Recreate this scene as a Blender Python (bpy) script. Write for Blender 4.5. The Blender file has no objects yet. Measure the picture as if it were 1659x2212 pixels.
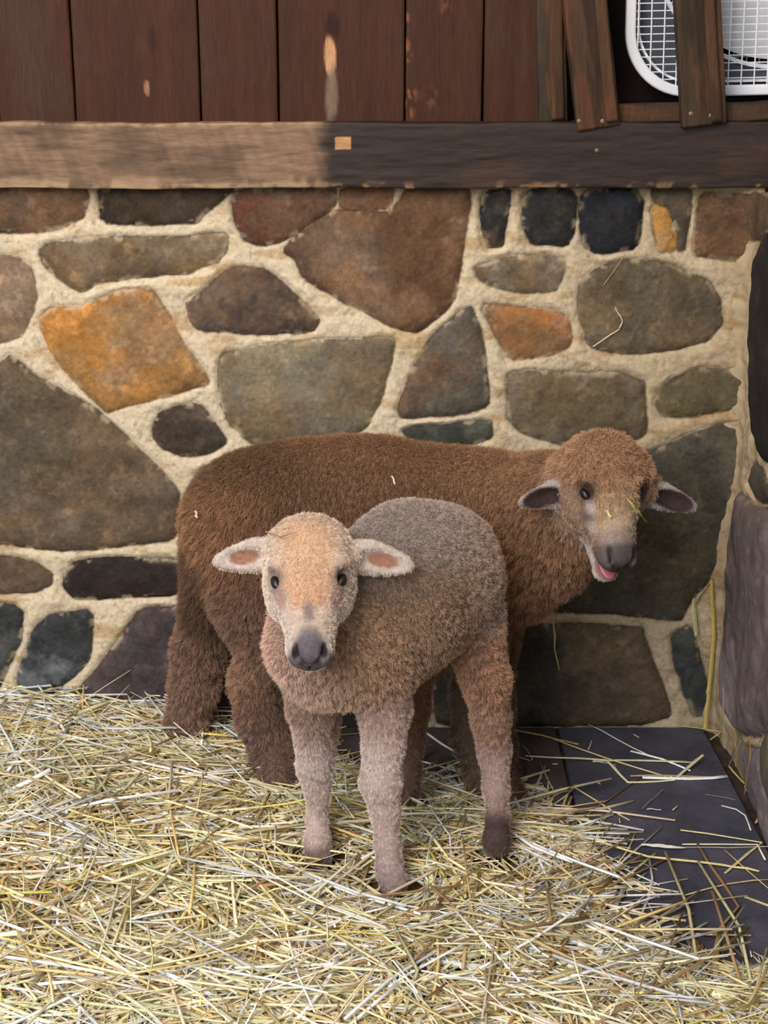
import bpy, math, random
import numpy as np
from mathutils import Vector, Matrix

rng = np.random.default_rng(11)
random.seed(5)
scene = bpy.context.scene
COL = scene.collection

# ------------------------------------------------------------------ camera
F_PX, PITCH, CAM_H = 3400.0, math.radians(18.0), 1.35
W_PX, H_PX = 1659.0, 2212.0
cam_data = bpy.data.cameras.new('camera')
cam_data.sensor_fit = 'VERTICAL'
cam_data.sensor_height = 36.0
cam_data.sensor_width = 27.0
cam_data.lens = F_PX / H_PX * 36.0
cam_data.clip_start = 0.05
cam = bpy.data.objects.new('camera', cam_data)
COL.objects.link(cam)
cam.location = (0, 0, CAM_H)
cam.rotation_euler = (math.pi / 2 - PITCH, 0, 0)
scene.camera = cam

# ------------------------------------------------------------------ light
scene.view_settings.view_transform = 'Standard'
scene.view_settings.look = 'None'
scene.view_settings.gamma = 1.0
scene.view_settings.use_curve_mapping = False
scene.view_settings.exposure = 0.0
world = bpy.data.worlds.new('barn_daylight')
scene.world = world
world.use_nodes = True
bg = world.node_tree.nodes['Background']
bg.inputs['Color'].default_value = (0.97, 0.98, 1.0, 1)
bg.inputs['Strength'].default_value = 0.36


def area_light(name, loc, target, sx, sy, power, color):
    ld = bpy.data.lights.new(name, 'AREA')
    ld.shape = 'RECTANGLE'
    ld.size, ld.size_y = sx, sy
    ld.energy = power
    ld.color = color
    o = bpy.data.objects.new(name, ld)
    COL.objects.link(o)
    o.location = loc
    d = Vector(target) - Vector(loc)
    o.rotation_euler = d.to_track_quat('-Z', 'Y').to_euler()
    return o


area_light('barn_door_daylight', (-1.5, -0.9, 2.7), (0.0, 2.4, 0.1), 2.2, 1.5, 124, (0.965, 0.98, 1.0))
area_light('added_front_fill', (-1.2, -2.0, 1.6), (0.0, 2.4, 0.4), 1.8, 1.4, 26, (0.98, 0.99, 1.0))  # unseen fill added to brighten the animals and lower wall from the front
area_light('stable_ceiling_lamp', (-0.5, 1.2, 2.4), (-0.2, 2.8, 0.8), 0.6, 0.6, 17, (1.0, 0.76, 0.52))
scene.cycles.max_bounces = 5
scene.cycles.diffuse_bounces = 3
scene.cycles.glossy_bounces = 2
scene.cycles.use_denoising = True
try:
    scene.cycles_curves.shape = 'RIBBONS'
except Exception:
    pass

# ------------------------------------------------------------------ geometry of the view
SP, CP = math.sin(PITCH), math.cos(PITCH)
R_AX = np.array([1.0, 0, 0])
F_AX = np.array([0, CP, -SP])
U_AX = np.array([0, SP, CP])
CAM = np.array([0, 0, CAM_H])


def ray(px, py):
    return F_AX + (px - W_PX / 2) / F_PX * R_AX + (H_PX / 2 - py) / F_PX * U_AX


def atY(px, py, Y):
    d = ray(px, py)
    return CAM + d * (Y / d[1])


def atZ(px, py, z=0.0):
    d = ray(px, py)
    return CAM + d * ((z - CAM_H) / d[2])


def atX(px, py, X):
    d = ray(px, py)
    return CAM + d * (X / d[0])


def mpp(P):
    """metres per photo pixel at a point"""
    return float(np.dot(np.asarray(P) - CAM, F_AX)) / F_PX


YW = float(atZ(829, 1572)[1])          # face of the back wall
XC = float(atY(1598, 900, YW)[0])      # corner between back wall and side wall


# ------------------------------------------------------------------ colour, noise
def lin(c):
    c = np.asarray(c, float) / 255.0
    return np.where(c <= 0.04045, c / 12.92, ((c + 0.055) / 1.055) ** 2.4)


def _hash(ix, iy, iz, seed):
    n = (ix.astype(np.int64) * 374761393 + iy.astype(np.int64) * 668265263 + iz.astype(np.int64) * 2147483647 + seed * 1274126177) & 0xffffffff
    n = ((n ^ (n >> 13)) * 1274126177) & 0xffffffff
    n = ((n ^ (n >> 16)) * 2246822519) & 0xffffffff
    return ((n ^ (n >> 15)) & 0xffffff) / float(0xffffff)


def noise(x, y, z=0.0, seed=0):
    x, y, z = np.broadcast_arrays(np.asarray(x, float), np.asarray(y, float), np.asarray(z, float))
    ix, iy, iz = np.floor(x), np.floor(y), np.floor(z)
    fx, fy, fz = x - ix, y - iy, z - iz
    fx, fy, fz = [t * t * (3 - 2 * t) for t in (fx, fy, fz)]
    r = 0
    for a in (0, 1):
        for b in (0, 1):
            for c in (0, 1):
                w = (fx if a else 1 - fx) * (fy if b else 1 - fy) * (fz if c else 1 - fz)
                r = r + w * _hash(ix + a, iy + b, iz + c, seed)
    return r


def fbm(x, y, z=0.0, seed=0, oct=4):
    r, a, s = 0, 0.5, 0
    for k in range(oct):
        r = r + a * noise(x * 2 ** k, y * 2 ** k, np.asarray(z) * 2 ** k, seed + k * 7)
        s += a
        a *= 0.55
    return r / s          # 0..1


def sstep(a, b, x):
    t = np.clip((x - a) / (b - a), 0, 1)
    return t * t * (3 - 2 * t)


# ------------------------------------------------------------------ mesh helpers
def tag(o, label=None, cat=None, group=None, kind=None):
    if label: o['label'] = label
    if cat: o['category'] = cat
    if group: o['group'] = group
    if kind: o['kind'] = kind
    return o


def link(name, data, mat=None, parent=None, loc=(0, 0, 0)):
    o = bpy.data.objects.new(name, data)
    COL.objects.link(o)
    o.location = loc
    if mat is not None:
        data.materials.append(mat)
    if parent is not None:
        o.parent = parent
    return o


def empty(name, loc, rot=(0, 0, 0)):
    o = bpy.data.objects.new(name, None)
    COL.objects.link(o)
    o.location = loc
    o.rotation_euler = rot
    o.empty_display_size = 0.05
    return o


def np_mesh(name, V, Q, col=None, smooth=True, mat=None, parent=None, origin=None):
    """V (n,3), Q (m,4) or (m,3) indices; col (n,3) linear colours"""
    V = np.asarray(V, np.float32)
    if origin is not None:
        V = V - np.asarray(origin, np.float32)
    Q = np.asarray(Q, np.int32)
    k = Q.shape[1]
    me = bpy.data.meshes.new(name)
    me.vertices.add(len(V))
    me.vertices.foreach_set('co', V.ravel())
    me.loops.add(Q.size)
    me.loops.foreach_set('vertex_index', Q.ravel())
    me.polygons.add(len(Q))
    me.polygons.foreach_set('loop_start', np.arange(0, Q.size, k, dtype=np.int32))
    me.polygons.foreach_set('loop_total', np.full(len(Q), k, np.int32))
    me.polygons.foreach_set('use_smooth', np.full(len(Q), smooth, bool))
    me.update(calc_edges=True)
    me.validate()
    if col is not None:
        at = me.color_attributes.new('tone', 'FLOAT_COLOR', 'POINT')
        c = np.ones((len(V), 4), np.float32)
        c[:, :3] = col
        at.data.foreach_set('color', c.ravel())
    return link(name, me, mat, parent, tuple(origin) if (origin is not None and parent is None) else (0, 0, 0))


class MB:
    """collects pieces, links them as one mesh"""
    def __init__(s):
        s.v, s.f, s.n = [], [], 0

    def add(s, V, F):
        V = np.asarray(V, float)
        s.v.append(V)
        s.f += [[i + s.n for i in f] for f in F]
        s.n += len(V)

    def tube(s, pts, radii, n=8, cap=True):
        pts = [np.asarray(p, float) for p in pts]
        m = len(pts)
        if np.isscalar(radii): radii = [radii] * m
        V, F = [], []
        ref = None
        for i, p in enumerate(pts):
            t = pts[min(i + 1, m - 1)] - pts[max(i - 1, 0)]
            t = t / (np.linalg.norm(t) + 1e-9)
            if ref is None:
                ref = np.array([0, 0, 1.0]) if abs(t[2]) < 0.9 else np.array([1.0, 0, 0])
            b = np.cross(t, ref); b /= np.linalg.norm(b) + 1e-9
            c = np.cross(b, t); ref = c
            for k in range(n):
                a = 2 * math.pi * k / n
                V.append(p + radii[i] * (math.cos(a) * b + math.sin(a) * c))
        for i in range(m - 1):
            for k in range(n):
                F.append([i * n + k, i * n + (k + 1) % n, (i + 1) * n + (k + 1) % n, (i + 1) * n + k])
        if cap:
            F.append(list(range(n))[::-1])
            F.append([(m - 1) * n + k for k in range(n)])
        s.add(V, F)

    def extrude(s, loop, axis):
        """loop of 3d points, extruded along axis vector, closed"""
        loop = [np.asarray(p, float) for p in loop]
        n = len(loop)
        V = loop + [p + np.asarray(axis, float) for p in loop]
        F = [list(range(n))[::-1], list(range(n, 2 * n))] + [[i, (i + 1) % n, n + (i + 1) % n, n + i] for i in range(n)]
        s.add(V, F)

    def ring(s, outer, inner, axis):
        n = len(outer)
        a = np.asarray(axis, float)
        V = [np.asarray(p, float) for p in outer] + [np.asarray(p, float) for p in inner]
        V += [p + a for p in V]
        F = []
        for i in range(n):
            j = (i + 1) % n
            F += [[i, j, n + j, n + i], [2 * n + i, 3 * n + i, 3 * n + j, 2 * n + j],
                  [i, 2 * n + i, 2 * n + j, j], [n + i, n + j, 3 * n + j, 3 * n + i]]
        s.add(V, F)

    def build(s, name, mat, parent=None, smooth=True, bevel=0, loc=(0, 0, 0)):
        me = bpy.data.meshes.new(name)
        me.from_pydata([tuple(v) for v in np.concatenate(s.v)], [], s.f)
        me.update()
        import bmesh
        b = bmesh.new(); b.from_mesh(me)
        bmesh.ops.recalc_face_normals(b, faces=b.faces)
        b.to_mesh(me); b.free()
        if smooth:
            me.polygons.foreach_set('use_smooth', [True] * len(me.polygons))
            me.set_sharp_from_angle(angle=math.radians(40))
        o = link(name, me, mat, parent, loc)
        if bevel:
            m = o.modifiers.new('bevel', 'BEVEL'); m.width = bevel; m.segments = 2; m.limit_method = 'ANGLE'
        return o


# ------------------------------------------------------------------ materials
def new_mat(name):
    m = bpy.data.materials.new(name)
    m.use_nodes = True
    nt = m.node_tree
    return m, nt, nt.nodes['Principled BSDF']


def tone_mat(name, rough=0.85, scale=60, var=0.25, bump=0.3, bump_dist=0.002, spec=0.3, stretch=(1, 1, 1), gain=1.0):
    """colour attribute 'tone' times fine procedural mottling"""
    m, nt, p = new_mat(name)
    N, L = nt.nodes, nt.links
    at = N.new('ShaderNodeAttribute'); at.attribute_name = 'tone'
    tc = N.new('ShaderNodeTexCoord')
    mp = N.new('ShaderNodeMapping'); mp.inputs['Scale'].default_value = stretch
    L.new(tc.outputs['Object'], mp.inputs['Vector'])
    nz = N.new('ShaderNodeTexNoise'); nz.inputs['Scale'].default_value = scale
    nz.inputs['Detail'].default_value = 6; nz.inputs['Roughness'].default_value = 0.7
    L.new(mp.outputs['Vector'], nz.inputs['Vector'])
    mr = N.new('ShaderNodeMapRange')
    mr.inputs['From Min'].default_value = 0.3; mr.inputs['From Max'].default_value = 0.7
    mr.inputs['To Min'].default_value = (1 - var) * gain; mr.inputs['To Max'].default_value = (1 + var) * gain
    L.new(nz.outputs['Fac'], mr.inputs['Value'])
    vm = N.new('ShaderNodeVectorMath'); vm.operation = 'SCALE'
    L.new(at.outputs['Color'], vm.inputs[0]); L.new(mr.outputs['Result'], vm.inputs['Scale'])
    L.new(vm.outputs['Vector'], p.inputs['Base Color'])
    p.inputs['Roughness'].default_value = rough
    p.inputs['Specular IOR Level'].default_value = spec
    bp = N.new('ShaderNodeBump'); bp.inputs['Strength'].default_value = bump; bp.inputs['Distance'].default_value = bump_dist
    L.new(nz.outputs['Fac'], bp.inputs['Height']); L.new(bp.outputs['Normal'], p.inputs['Normal'])
    return m


def flat_mat(name, rgb, rough=0.6, spec=0.4, noise_scale=30, var=0.15, bump=0.1, metal=0.0):
    m, nt, p = new_mat(name)
    N, L = nt.nodes, nt.links
    tc = N.new('ShaderNodeTexCoord')
    nz = N.new('ShaderNodeTexNoise'); nz.inputs['Scale'].default_value = noise_scale; nz.inputs['Detail'].default_value = 5
    L.new(tc.outputs['Object'], nz.inputs['Vector'])
    cr = N.new('ShaderNodeValToRGB')
    c = lin(rgb)
    cr.color_ramp.elements[0].position = 0.3; cr.color_ramp.elements[0].color = (*(c * (1 - var)), 1)
    cr.color_ramp.elements[1].position = 0.7; cr.color_ramp.elements[1].color = (*np.clip(c * (1 + var), 0, 1), 1)
    L.new(nz.outputs['Fac'], cr.inputs['Fac']); L.new(cr.outputs['Color'], p.inputs['Base Color'])
    p.inputs['Roughness'].default_value = rough
    p.inputs['Specular IOR Level'].default_value = spec
    p.inputs['Metallic'].default_value = metal
    bp = N.new('ShaderNodeBump'); bp.inputs['Strength'].default_value = bump; bp.inputs['Distance'].default_value = 0.001
    L.new(nz.outputs['Fac'], bp.inputs['Height']); L.new(bp.outputs['Normal'], p.inputs['Normal'])
    return m

# ------------------------------------------------------------------ stone walls
MORTAR = lin((222, 204, 174))


def poly_sd(px, pz, poly):
    """signed distance, positive inside"""
    d2 = np.full(px.shape, 1e9)
    inside = np.zeros(px.shape, bool)
    n = len(poly)
    for i in range(n):
        ax, az = poly[i]; bx, bz = poly[(i + 1) % n]
        ex, ez = bx - ax, bz - az
        wx, wz = px - ax, pz - az
        t = np.clip((wx * ex + wz * ez) / (ex * ex + ez * ez + 1e-12), 0, 1)
        d2 = np.minimum(d2, (wx - t * ex) ** 2 + (wz - t * ez) ** 2)
        c = (az > pz) != (bz > pz)
        with np.errstate(divide='ignore', invalid='ignore'):
            xx = ax + (pz - az) / (bz - az + 1e-15) * ex
        inside ^= c & (px < xx)
    d = np.sqrt(d2)
    return np.where(inside, d, -d)


def round_poly(poly, it=1):
    """one corner-cutting pass so stones are not razor-cornered"""
    for _ in range(it):
        out = []
        n = len(poly)
        for i in range(n):
            a, b = np.array(poly[i]), np.array(poly[(i + 1) % n])
            out += [tuple(a * 0.88 + b * 0.12), tuple(a * 0.12 + b * 0.88)]
        poly = out
    return poly


def stone_field(U, V, stones, seed, relief=1.0, edge=0.0016, earth=(1.06, 1.0, 0.93), grain=1.0, fs=1.0, grime_shade=None):
    """U,V grid of wall coordinates (m). stones: (poly, rgb1, rgb2, lift). Returns height, colour."""
    wu = U + 0.007 * (fbm(U * 28, V * 28, 1.3, seed, 3) - 0.5) + 0.0016 * (noise(U * 150, V * 150, 0, seed + 3) - 0.5)
    wv = V + 0.007 * (fbm(U * 28, V * 28, 7.7, seed + 5, 3) - 0.5) + 0.0016 * (noise(U * 150, V * 150, 0, seed + 9) - 0.5)
    best = np.full(U.shape, -0.05)
    sid = np.zeros(U.shape, int)
    for k, (poly, *_r) in enumerate(stones):
        poly = round_poly(poly)
        P = np.array(poly)
        m = 0.05
        i0 = np.searchsorted(U[0], P[:, 0].min() - m); i1 = np.searchsorted(U[0], P[:, 0].max() + m)
        j0 = np.searchsorted(V[:, 0], P[:, 1].min() - m); j1 = np.searchsorted(V[:, 0], P[:, 1].max() + m)
        if i1 <= i0 or j1 <= j0: continue
        sl = (slice(j0, j1), slice(i0, i1))
        d = poly_sd(wu[sl], wv[sl], poly)
        up = d > best[sl]
        best[sl] = np.where(up, d, best[sl]); sid[sl] = np.where(up, k, sid[sl])
    d = best + 0.0028
    earth = np.array(earth)
    C1 = np.array([lin(s[1]) * earth for s in stones])[sid]
    C2 = np.array([lin(s[2]) * earth for s in stones])[sid]
    lift = np.array([s[3] for s in stones])[sid]
    ph = np.array([(k * 3.17) % 11 for k in range(len(stones))])[sid]
    big = fbm(U * 9 + ph, V * 9 - ph, 0, seed + 20, 5)
    fine = fbm(U * 70 * fs, V * 70 * fs, ph, seed + 30, 4)
    mix = sstep(0.42, 0.60, big * 0.75 + fine * 0.25)[..., None]
    stone = C1 * (1 - mix) + C2 * mix
    stone = stone * (1 + grain * (-0.50 + 0.62 * fine + 0.38 * fbm(U * 190, V * 190, ph, seed + 33, 3)))[..., None]
    mid = fbm(U * 26 - ph, V * 26 + ph, 2, seed + 36, 5)
    stone = stone * (1 + grain * 0.9 * (mid - .5))[..., None]
    gry = (.26 * sstep(.45, .65, fbm(U * 17 + ph, V * 17, 9, seed + 38, 4)))[..., None]
    stone = stone * (1 - gry) + gry * stone.mean(-1, keepdims=True) * np.array([1.04, 1.0, .95])
    pale = (.35 * sstep(.60, .72, fbm(U * 60, V * 60, 4 + ph, seed + 39, 4)))[..., None]
    stone = stone * (1 + pale)
    spots = sstep(0.66, 0.74, fbm(U * 160, V * 160, 3, seed + 40, 3))[..., None]
    stone = stone * (1 - 0.16 * spots)
    mn = fbm(U * 30, V * 30, 0, seed + 50, 4)
    mort = MORTAR * (0.86 + 0.22 * mn + 0.10 * (fbm((U + V) * 60, (V - U) * 14, 5, seed + 51, 3) - .5))[..., None]
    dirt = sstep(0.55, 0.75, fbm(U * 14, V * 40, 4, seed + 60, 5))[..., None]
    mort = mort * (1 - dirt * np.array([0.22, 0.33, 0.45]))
    if grime_shade is not None:
        gr = np.clip(grime_shade(U, V) * (.55 + .9 * fbm(U * 18, V * 18, 6, seed + 65, 4)), 0, 1)[..., None]
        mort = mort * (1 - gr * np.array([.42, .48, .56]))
    pit = sstep(0.70, 0.78, fbm(U * 110, V * 110, 9, seed + 70, 2))[..., None]
    mort = mort * (1 - 0.25 * pit)
    # mortar smears on stone edges; dark crack lines paint in joint shadow
    s = sstep(-edge, edge, d)[..., None]
    smear = sstep(0.55, 0.68, fbm(U * 45, V * 45, 2, seed + 80, 4)) * sstep(0.012, 0.001, d)
    stone = stone * (1 - 0.55 * smear[..., None]) + 0.55 * smear[..., None] * mort
    col = mort * (1 - s) + stone * s
    crack = sstep(0.0028, 0.0006, np.abs(d)) * sstep(0.40, 0.55, fbm(U * 22, V * 22, 5, seed + 90, 3))
    col = col * (1 - 0.55 * crack[..., None])
    h_st = lift * (1 - np.exp(-np.clip(d, 0, 1) / 0.010)) + 0.006 * (fbm(U * 16, V * 16, ph, seed + 11, 5) - 0.5) \
        + 0.0035 * (fine - 0.5)
    q = np.clip(-d, 0, 1)
    h_mo = 0.007 * (1 - np.exp(-q / 0.005)) + 0.012 * (mn - 0.5) * np.clip(q / 0.01, 0, 1) + 0.002 * (fbm(U * 120, V * 60, 8, seed + 13, 2) - .5)
    h = np.where(d > 0, h_st, h_mo)
    return h * relief, col, d, sid


def grid_quads(nv, nu):
    i = np.arange(nv * nu).reshape(nv, nu)
    return np.stack([i[:-1, :-1], i[:-1, 1:], i[1:, 1:], i[1:, :-1]], -1).reshape(-1, 4)


def cellular_stones(u0, u1, v0, v1, cu, cv, seed, palette):
    """irregular stones for the stretch of wall beyond the photograph"""
    r = np.random.default_rng(seed)
    out = []
    nv = max(1, int(round((v1 - v0) / cv)))
    hv = (v1 - v0) / nv
    for j in range(nv):
        u = u0 + r.uniform(-0.08, 0.0)
        while u < u1:
            w = cu * r.uniform(0.6, 1.4)
            a, b, c, e = u + 0.01, min(u + w, u1) - 0.01, v0 + j * hv + 0.011, v0 + (j + 1) * hv - 0.011
            if b - a > 0.03:
                jt = lambda s=0.012: r.uniform(-s, s)
                out.append(([(a + abs(jt()), c + abs(jt())), ((a + b) / 2, c + jt(.006)), (b - abs(jt()), c + abs(jt())), (b, (c + e) / 2 + jt()),
                             (b - abs(jt(.03)), e - abs(jt())), ((a + b) / 2, e + jt(.006)), (a + abs(jt(.03)), e - abs(jt())), (a, (c + e) / 2 + jt())],
                            *palette[r.integers(len(palette))], r.uniform(.006, .014)))
            u += w
    return out


G = 1.0
# traced stones of the back wall: outline, main colour, second colour, relief
TR = [
    ([(-90, 395), (185, 400), (190, 425), (180, 470), (135, 492), (60, 502), (-90, 500)], (108, 84, 64), (82, 68, 56), .008),
    ([(215, 402), (500, 396), (506, 410), (440, 460), (425, 480), (330, 484), (218, 482)], (70, 58, 46), (62, 52, 42), .008),
    ([(502, 410), (722, 405), (726, 435), (715, 452), (640, 502), (605, 522), (570, 532), (530, 520), (505, 470)], (100, 66, 54), (96, 74, 60), .010),
    ([(642, 507), (722, 456), (835, 459), (860, 442), (884, 405), (1012, 402), (1016, 440), (1000, 520), (985, 640), (960, 670), (905, 715), (865, 715), (750, 655), (655, 598), (640, 560), (610, 540)], (124, 98, 76), (96, 72, 54), .012),
    ([(735, 405), (850, 404), (842, 448), (800, 455), (738, 449)], (134, 90, 58), (112, 80, 56), .006),
    ([(85, 545), (100, 530), (180, 518), (300, 512), (400, 515), (440, 505), (490, 508), (490, 540), (470, 565), (400, 590), (300, 598), (210, 610), (180, 632), (130, 605), (95, 570)], (124, 106, 80), (104, 86, 66), .008),
    ([(-90, 548), (40, 555), (68, 580), (78, 640), (60, 700), (45, 730), (-90, 755)], (152, 128, 104), (126, 104, 84), .007),
    ([(80, 690), (110, 665), (190, 662), (260, 628), (330, 630), (345, 650), (375, 700), (400, 750), (435, 790), (452, 825), (400, 845), (330, 862), (260, 880), (232, 892), (200, 860), (150, 810), (110, 755)], (172, 124, 68), (150, 116, 74), .012),
    ([(402, 650), (440, 630), (480, 590), (520, 575), (560, 578), (600, 600), (640, 640), (690, 690), (675, 712), (600, 722), (500, 718), (430, 712), (410, 690)], (82, 70, 64), (104, 86, 72), .011),
    ([(480, 765), (560, 750), (700, 735), (852, 732), (846, 780), (825, 860), (790, 925), (700, 960), (560, 965), (530, 945), (495, 912), (475, 870), (470, 810)], (126, 118, 98), (122, 106, 82), .010),
    ([(328, 920), (350, 890), (400, 875), (430, 873), (460, 905), (490, 955), (450, 980), (400, 985), (350, 970), (330, 945)], (72, 62, 54), (88, 76, 64), .009),
    ([(-90, 785), (0, 788), (22, 765), (60, 800), (130, 840), (200, 880), (250, 920), (300, 970), (345, 1010), (385, 1060), (395, 1130), (370, 1165), (300, 1175), (200, 1188), (100, 1185), (0, 1172), (-90, 1170)], (110, 93, 76), (92, 82, 68), .014),
    ([(418, 1030), (450, 1010), (520, 990), (620, 1000), (620, 1180), (450, 1185), (425, 1120)], (92, 84, 70), (80, 72, 60), .010),
    ([(-90, 1205), (30, 1200), (80, 1215), (112, 1240), (110, 1262), (80, 1278), (20, 1280), (-90, 1275)], (98, 82, 68), (84, 72, 62), .010),
    ([(140, 1235), (160, 1215), (220, 1205), (350, 1208), (412, 1215), (415, 1250), (385, 1285), (250, 1290), (165, 1295), (138, 1270)], (58, 46, 42), (46, 42, 42), .008),
    ([(-90, 1300), (30, 1305), (52, 1325), (45, 1380), (10, 1450), (-10, 1500), (-90, 1520)], (52, 56, 58), (76, 80, 82), .010),
    ([(80, 1350), (110, 1325), (190, 1318), (202, 1330), (198, 1410), (170, 1450), (100, 1510), (45, 1508), (38, 1460), (60, 1400)], (58, 62, 66), (98, 102, 110), .010),
    ([(-90, 1545), (60, 1530), (130, 1545), (90, 1610), (-90, 1610)], (90, 80, 74), (70, 64, 62), .010),
    ([(310, 1310), (445, 1312), (560, 1318), (600, 1400), (600, 1610), (100, 1610), (150, 1520), (220, 1430)], (84, 74, 74), (72, 66, 70), .010),
    ([(620, 1200), (900, 1190), (1080, 1200), (1090, 1310), (900, 1330), (620, 1300)], (80, 74, 64), (70, 64, 58), .010),
    ([(625, 1330), (905, 1345), (915, 1610), (620, 1610)], (70, 68, 68), (60, 58, 58), .010),
    ([(935, 1350), (1005, 1345), (1385, 1352), (1400, 1400), (1440, 1500), (1450, 1545), (1380, 1565), (1100, 1568), (1000, 1572), (940, 1560)], (98, 84, 70), (62, 60, 56), .012),
    ([(1450, 1370), (1490, 1352), (1503, 1390), (1531, 1500), (1520, 1542), (1500, 1545), (1475, 1480), (1455, 1430)], (74, 78, 76), (50, 54, 56), .010),
    ([(1402, 978), (1500, 935), (1590, 908), (1598, 960), (1580, 1040), (1560, 1120), (1545, 1230), (1490, 1300), (1470, 1340), (1300, 1322), (1200, 1320), (1120, 1322), (1090, 1200), (1090, 1000), (1250, 985)], (86, 80, 68), (74, 72, 63), .012),
    ([(1100, 800), (1390, 812), (1395, 930), (1385, 945), (1300, 950), (1220, 962), (1130, 935), (1095, 900)], (122, 110, 92), (108, 96, 76), .011),
    ([(1415, 870), (1440, 830), (1500, 798), (1560, 795), (1610, 810), (1600, 860), (1590, 880), (1500, 898), (1430, 900)], (100, 92, 70), (88, 82, 66), .010),
    ([(1000, 670), (1020, 665), (1040, 720), (1050, 800), (1055, 880), (1000, 895), (870, 902), (860, 880), (890, 800), (940, 720)], (112, 92, 76), (98, 90, 80), .012),
    ([(1040, 658), (1110, 662), (1190, 672), (1230, 690), (1232, 745), (1180, 770), (1100, 778), (1080, 740)], (166, 114, 68), (136, 104, 72), .009),
    ([(1025, 580), (1090, 555), (1180, 552), (1222, 560), (1215, 600), (1200, 630), (1120, 628), (1060, 615), (1030, 600)], (118, 102, 80), (138, 128, 106), .009),
    ([(1250, 610), (1290, 580), (1360, 560), (1450, 570), (1530, 610), (1555, 650), (1560, 700), (1530, 735), (1450, 755), (1350, 765), (1270, 748), (1250, 690)], (110, 96, 76), (92, 84, 70), .013),
    ([(1040, 425), (1060, 410), (1102, 408), (1100, 440), (1090, 490), (1085, 530), (1050, 535), (1037, 480)], (46, 46, 48), (84, 76, 60), .010),
    ([(1130, 430), (1150, 410), (1225, 408), (1245, 430), (1240, 500), (1225, 530), (1150, 528), (1130, 490)], (48, 48, 48), (84, 74, 58), .011),
    ([(1252, 430), (1270, 408), (1370, 408), (1390, 440), (1375, 535), (1290, 548), (1262, 530), (1252, 480)], (38, 40, 46), (46, 46, 50), .013),
    ([(1412, 408), (1492, 405), (1492, 450), (1478, 538), (1464, 540), (1462, 505), (1446, 448), (1412, 436)], (112, 94, 72), (82, 74, 62), .009),
    ([(1412, 442), (1441, 454), (1457, 508), (1458, 540), (1425, 545), (1412, 500)], (180, 136, 76), (160, 122, 72), .007),
    ([(1510, 425), (1530, 418), (1612, 418), (1612, 560), (1560, 560), (1500, 550)], (112, 86, 66), (92, 70, 54), .010),
    ([(1590, 640), (1612, 622), (1610, 740), (1595, 750)], (98, 88, 70), (88, 78, 62), .007),
    ([(870, 925), (1060, 908), (1062, 945), (1000, 965), (900, 975)], (82, 86, 76), (70, 74, 68), .008),
    ([(640, 985), (850, 985), (1070, 985), (1075, 1180), (900, 1175), (640, 1185)], (90, 84, 70), (80, 74, 62), .010),
]
PALETTE = [((100, 86, 70), (84, 76, 64)), ((120, 98, 76), (98, 82, 64)), ((76, 68, 60), (92, 82, 70)), ((150, 116, 70), (120, 100, 72)), ((112, 104, 88), (100, 92, 76))]


def wall_xz(px, py):
    p = atY(px, py, YW)
    return (p[0], p[2])


back_stones = [([wall_xz(*q) for q in poly], c1, c2, l) for poly, c1, c2, l in TR]
xl = atY(-75, 900, YW)[0]
back_stones += cellular_stones(-1.35, xl - 0.02, -0.02, 1.04, 0.24, 0.17, 3, PALETTE)

stone_mat = tone_mat('fieldstone_and_mortar', rough=0.85, scale=130, var=0.22, bump=0.6, bump_dist=0.0025, spec=0.15)
side_mat = tone_mat('side_wall_stone', rough=0.85, scale=60, var=0.08, bump=0.2, bump_dist=0.002, spec=0.15)
Z_BEAM0 = float(atY(829, 402, YW)[2])
Z_BEAM1 = float(atY(829, 262, YW)[2])
step = 0.0024
U, V = np.meshgrid(np.arange(-1.3, XC + 0.012, step), np.arange(-0.03, Z_BEAM0 + 0.03, step))
hh, cc, dd, ss = stone_field(U, V, back_stones, 100, grime_shade=lambda u, v: .55 * sstep(-.05, .55, u) + .7 * np.exp(-((u - XC) / .035) ** 2) + .8 * sstep(.97, 1.03, v))  # grime at corner and top; rightward darkening also paints in light falloff
# rounded mortar bead running into the inner corner
bead = np.exp(-((U - XC) / 0.022) ** 2)
hh = hh + 0.022 * bead
Vb = np.stack([U, YW - hh, V], -1).reshape(-1, 3)
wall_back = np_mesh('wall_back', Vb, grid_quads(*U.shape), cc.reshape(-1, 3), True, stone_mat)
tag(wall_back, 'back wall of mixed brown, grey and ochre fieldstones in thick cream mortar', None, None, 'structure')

# side wall: plane X = XC running towards the camera
TRR = [
    ([(1628, 412), (1668, 400), (1675, 495), (1650, 515), (1630, 520)], (112, 92, 68), (92, 74, 56), .012),
    ([(1640, 560), (1668, 490), (1760, 480), (1760, 1000), (1668, 1000), (1632, 930), (1626, 760)], (44, 40, 40), (54, 48, 46), .016),
    ([(1634, 1000), (1662, 1020), (1700, 1090), (1640, 1080), (1625, 1040)], (92, 84, 70), (80, 72, 62), .012),
    ([(1602, 1060), (1640, 1095), (1720, 1110), (1760, 1300), (1720, 1560), (1650, 1590), (1590, 1580), (1572, 1520), (1575, 1400), (1588, 1250)], (150, 134, 134), (112, 98, 96), .020),
    ([(1588, 1610), (1660, 1620), (1720, 1700), (1730, 1850), (1690, 1890), (1625, 1740)], (140, 126, 130), (112, 102, 106), .014),
]


def side_yz(px, py):
    p = atX(px, py, XC)
    return (-p[1], p[2])


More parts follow.
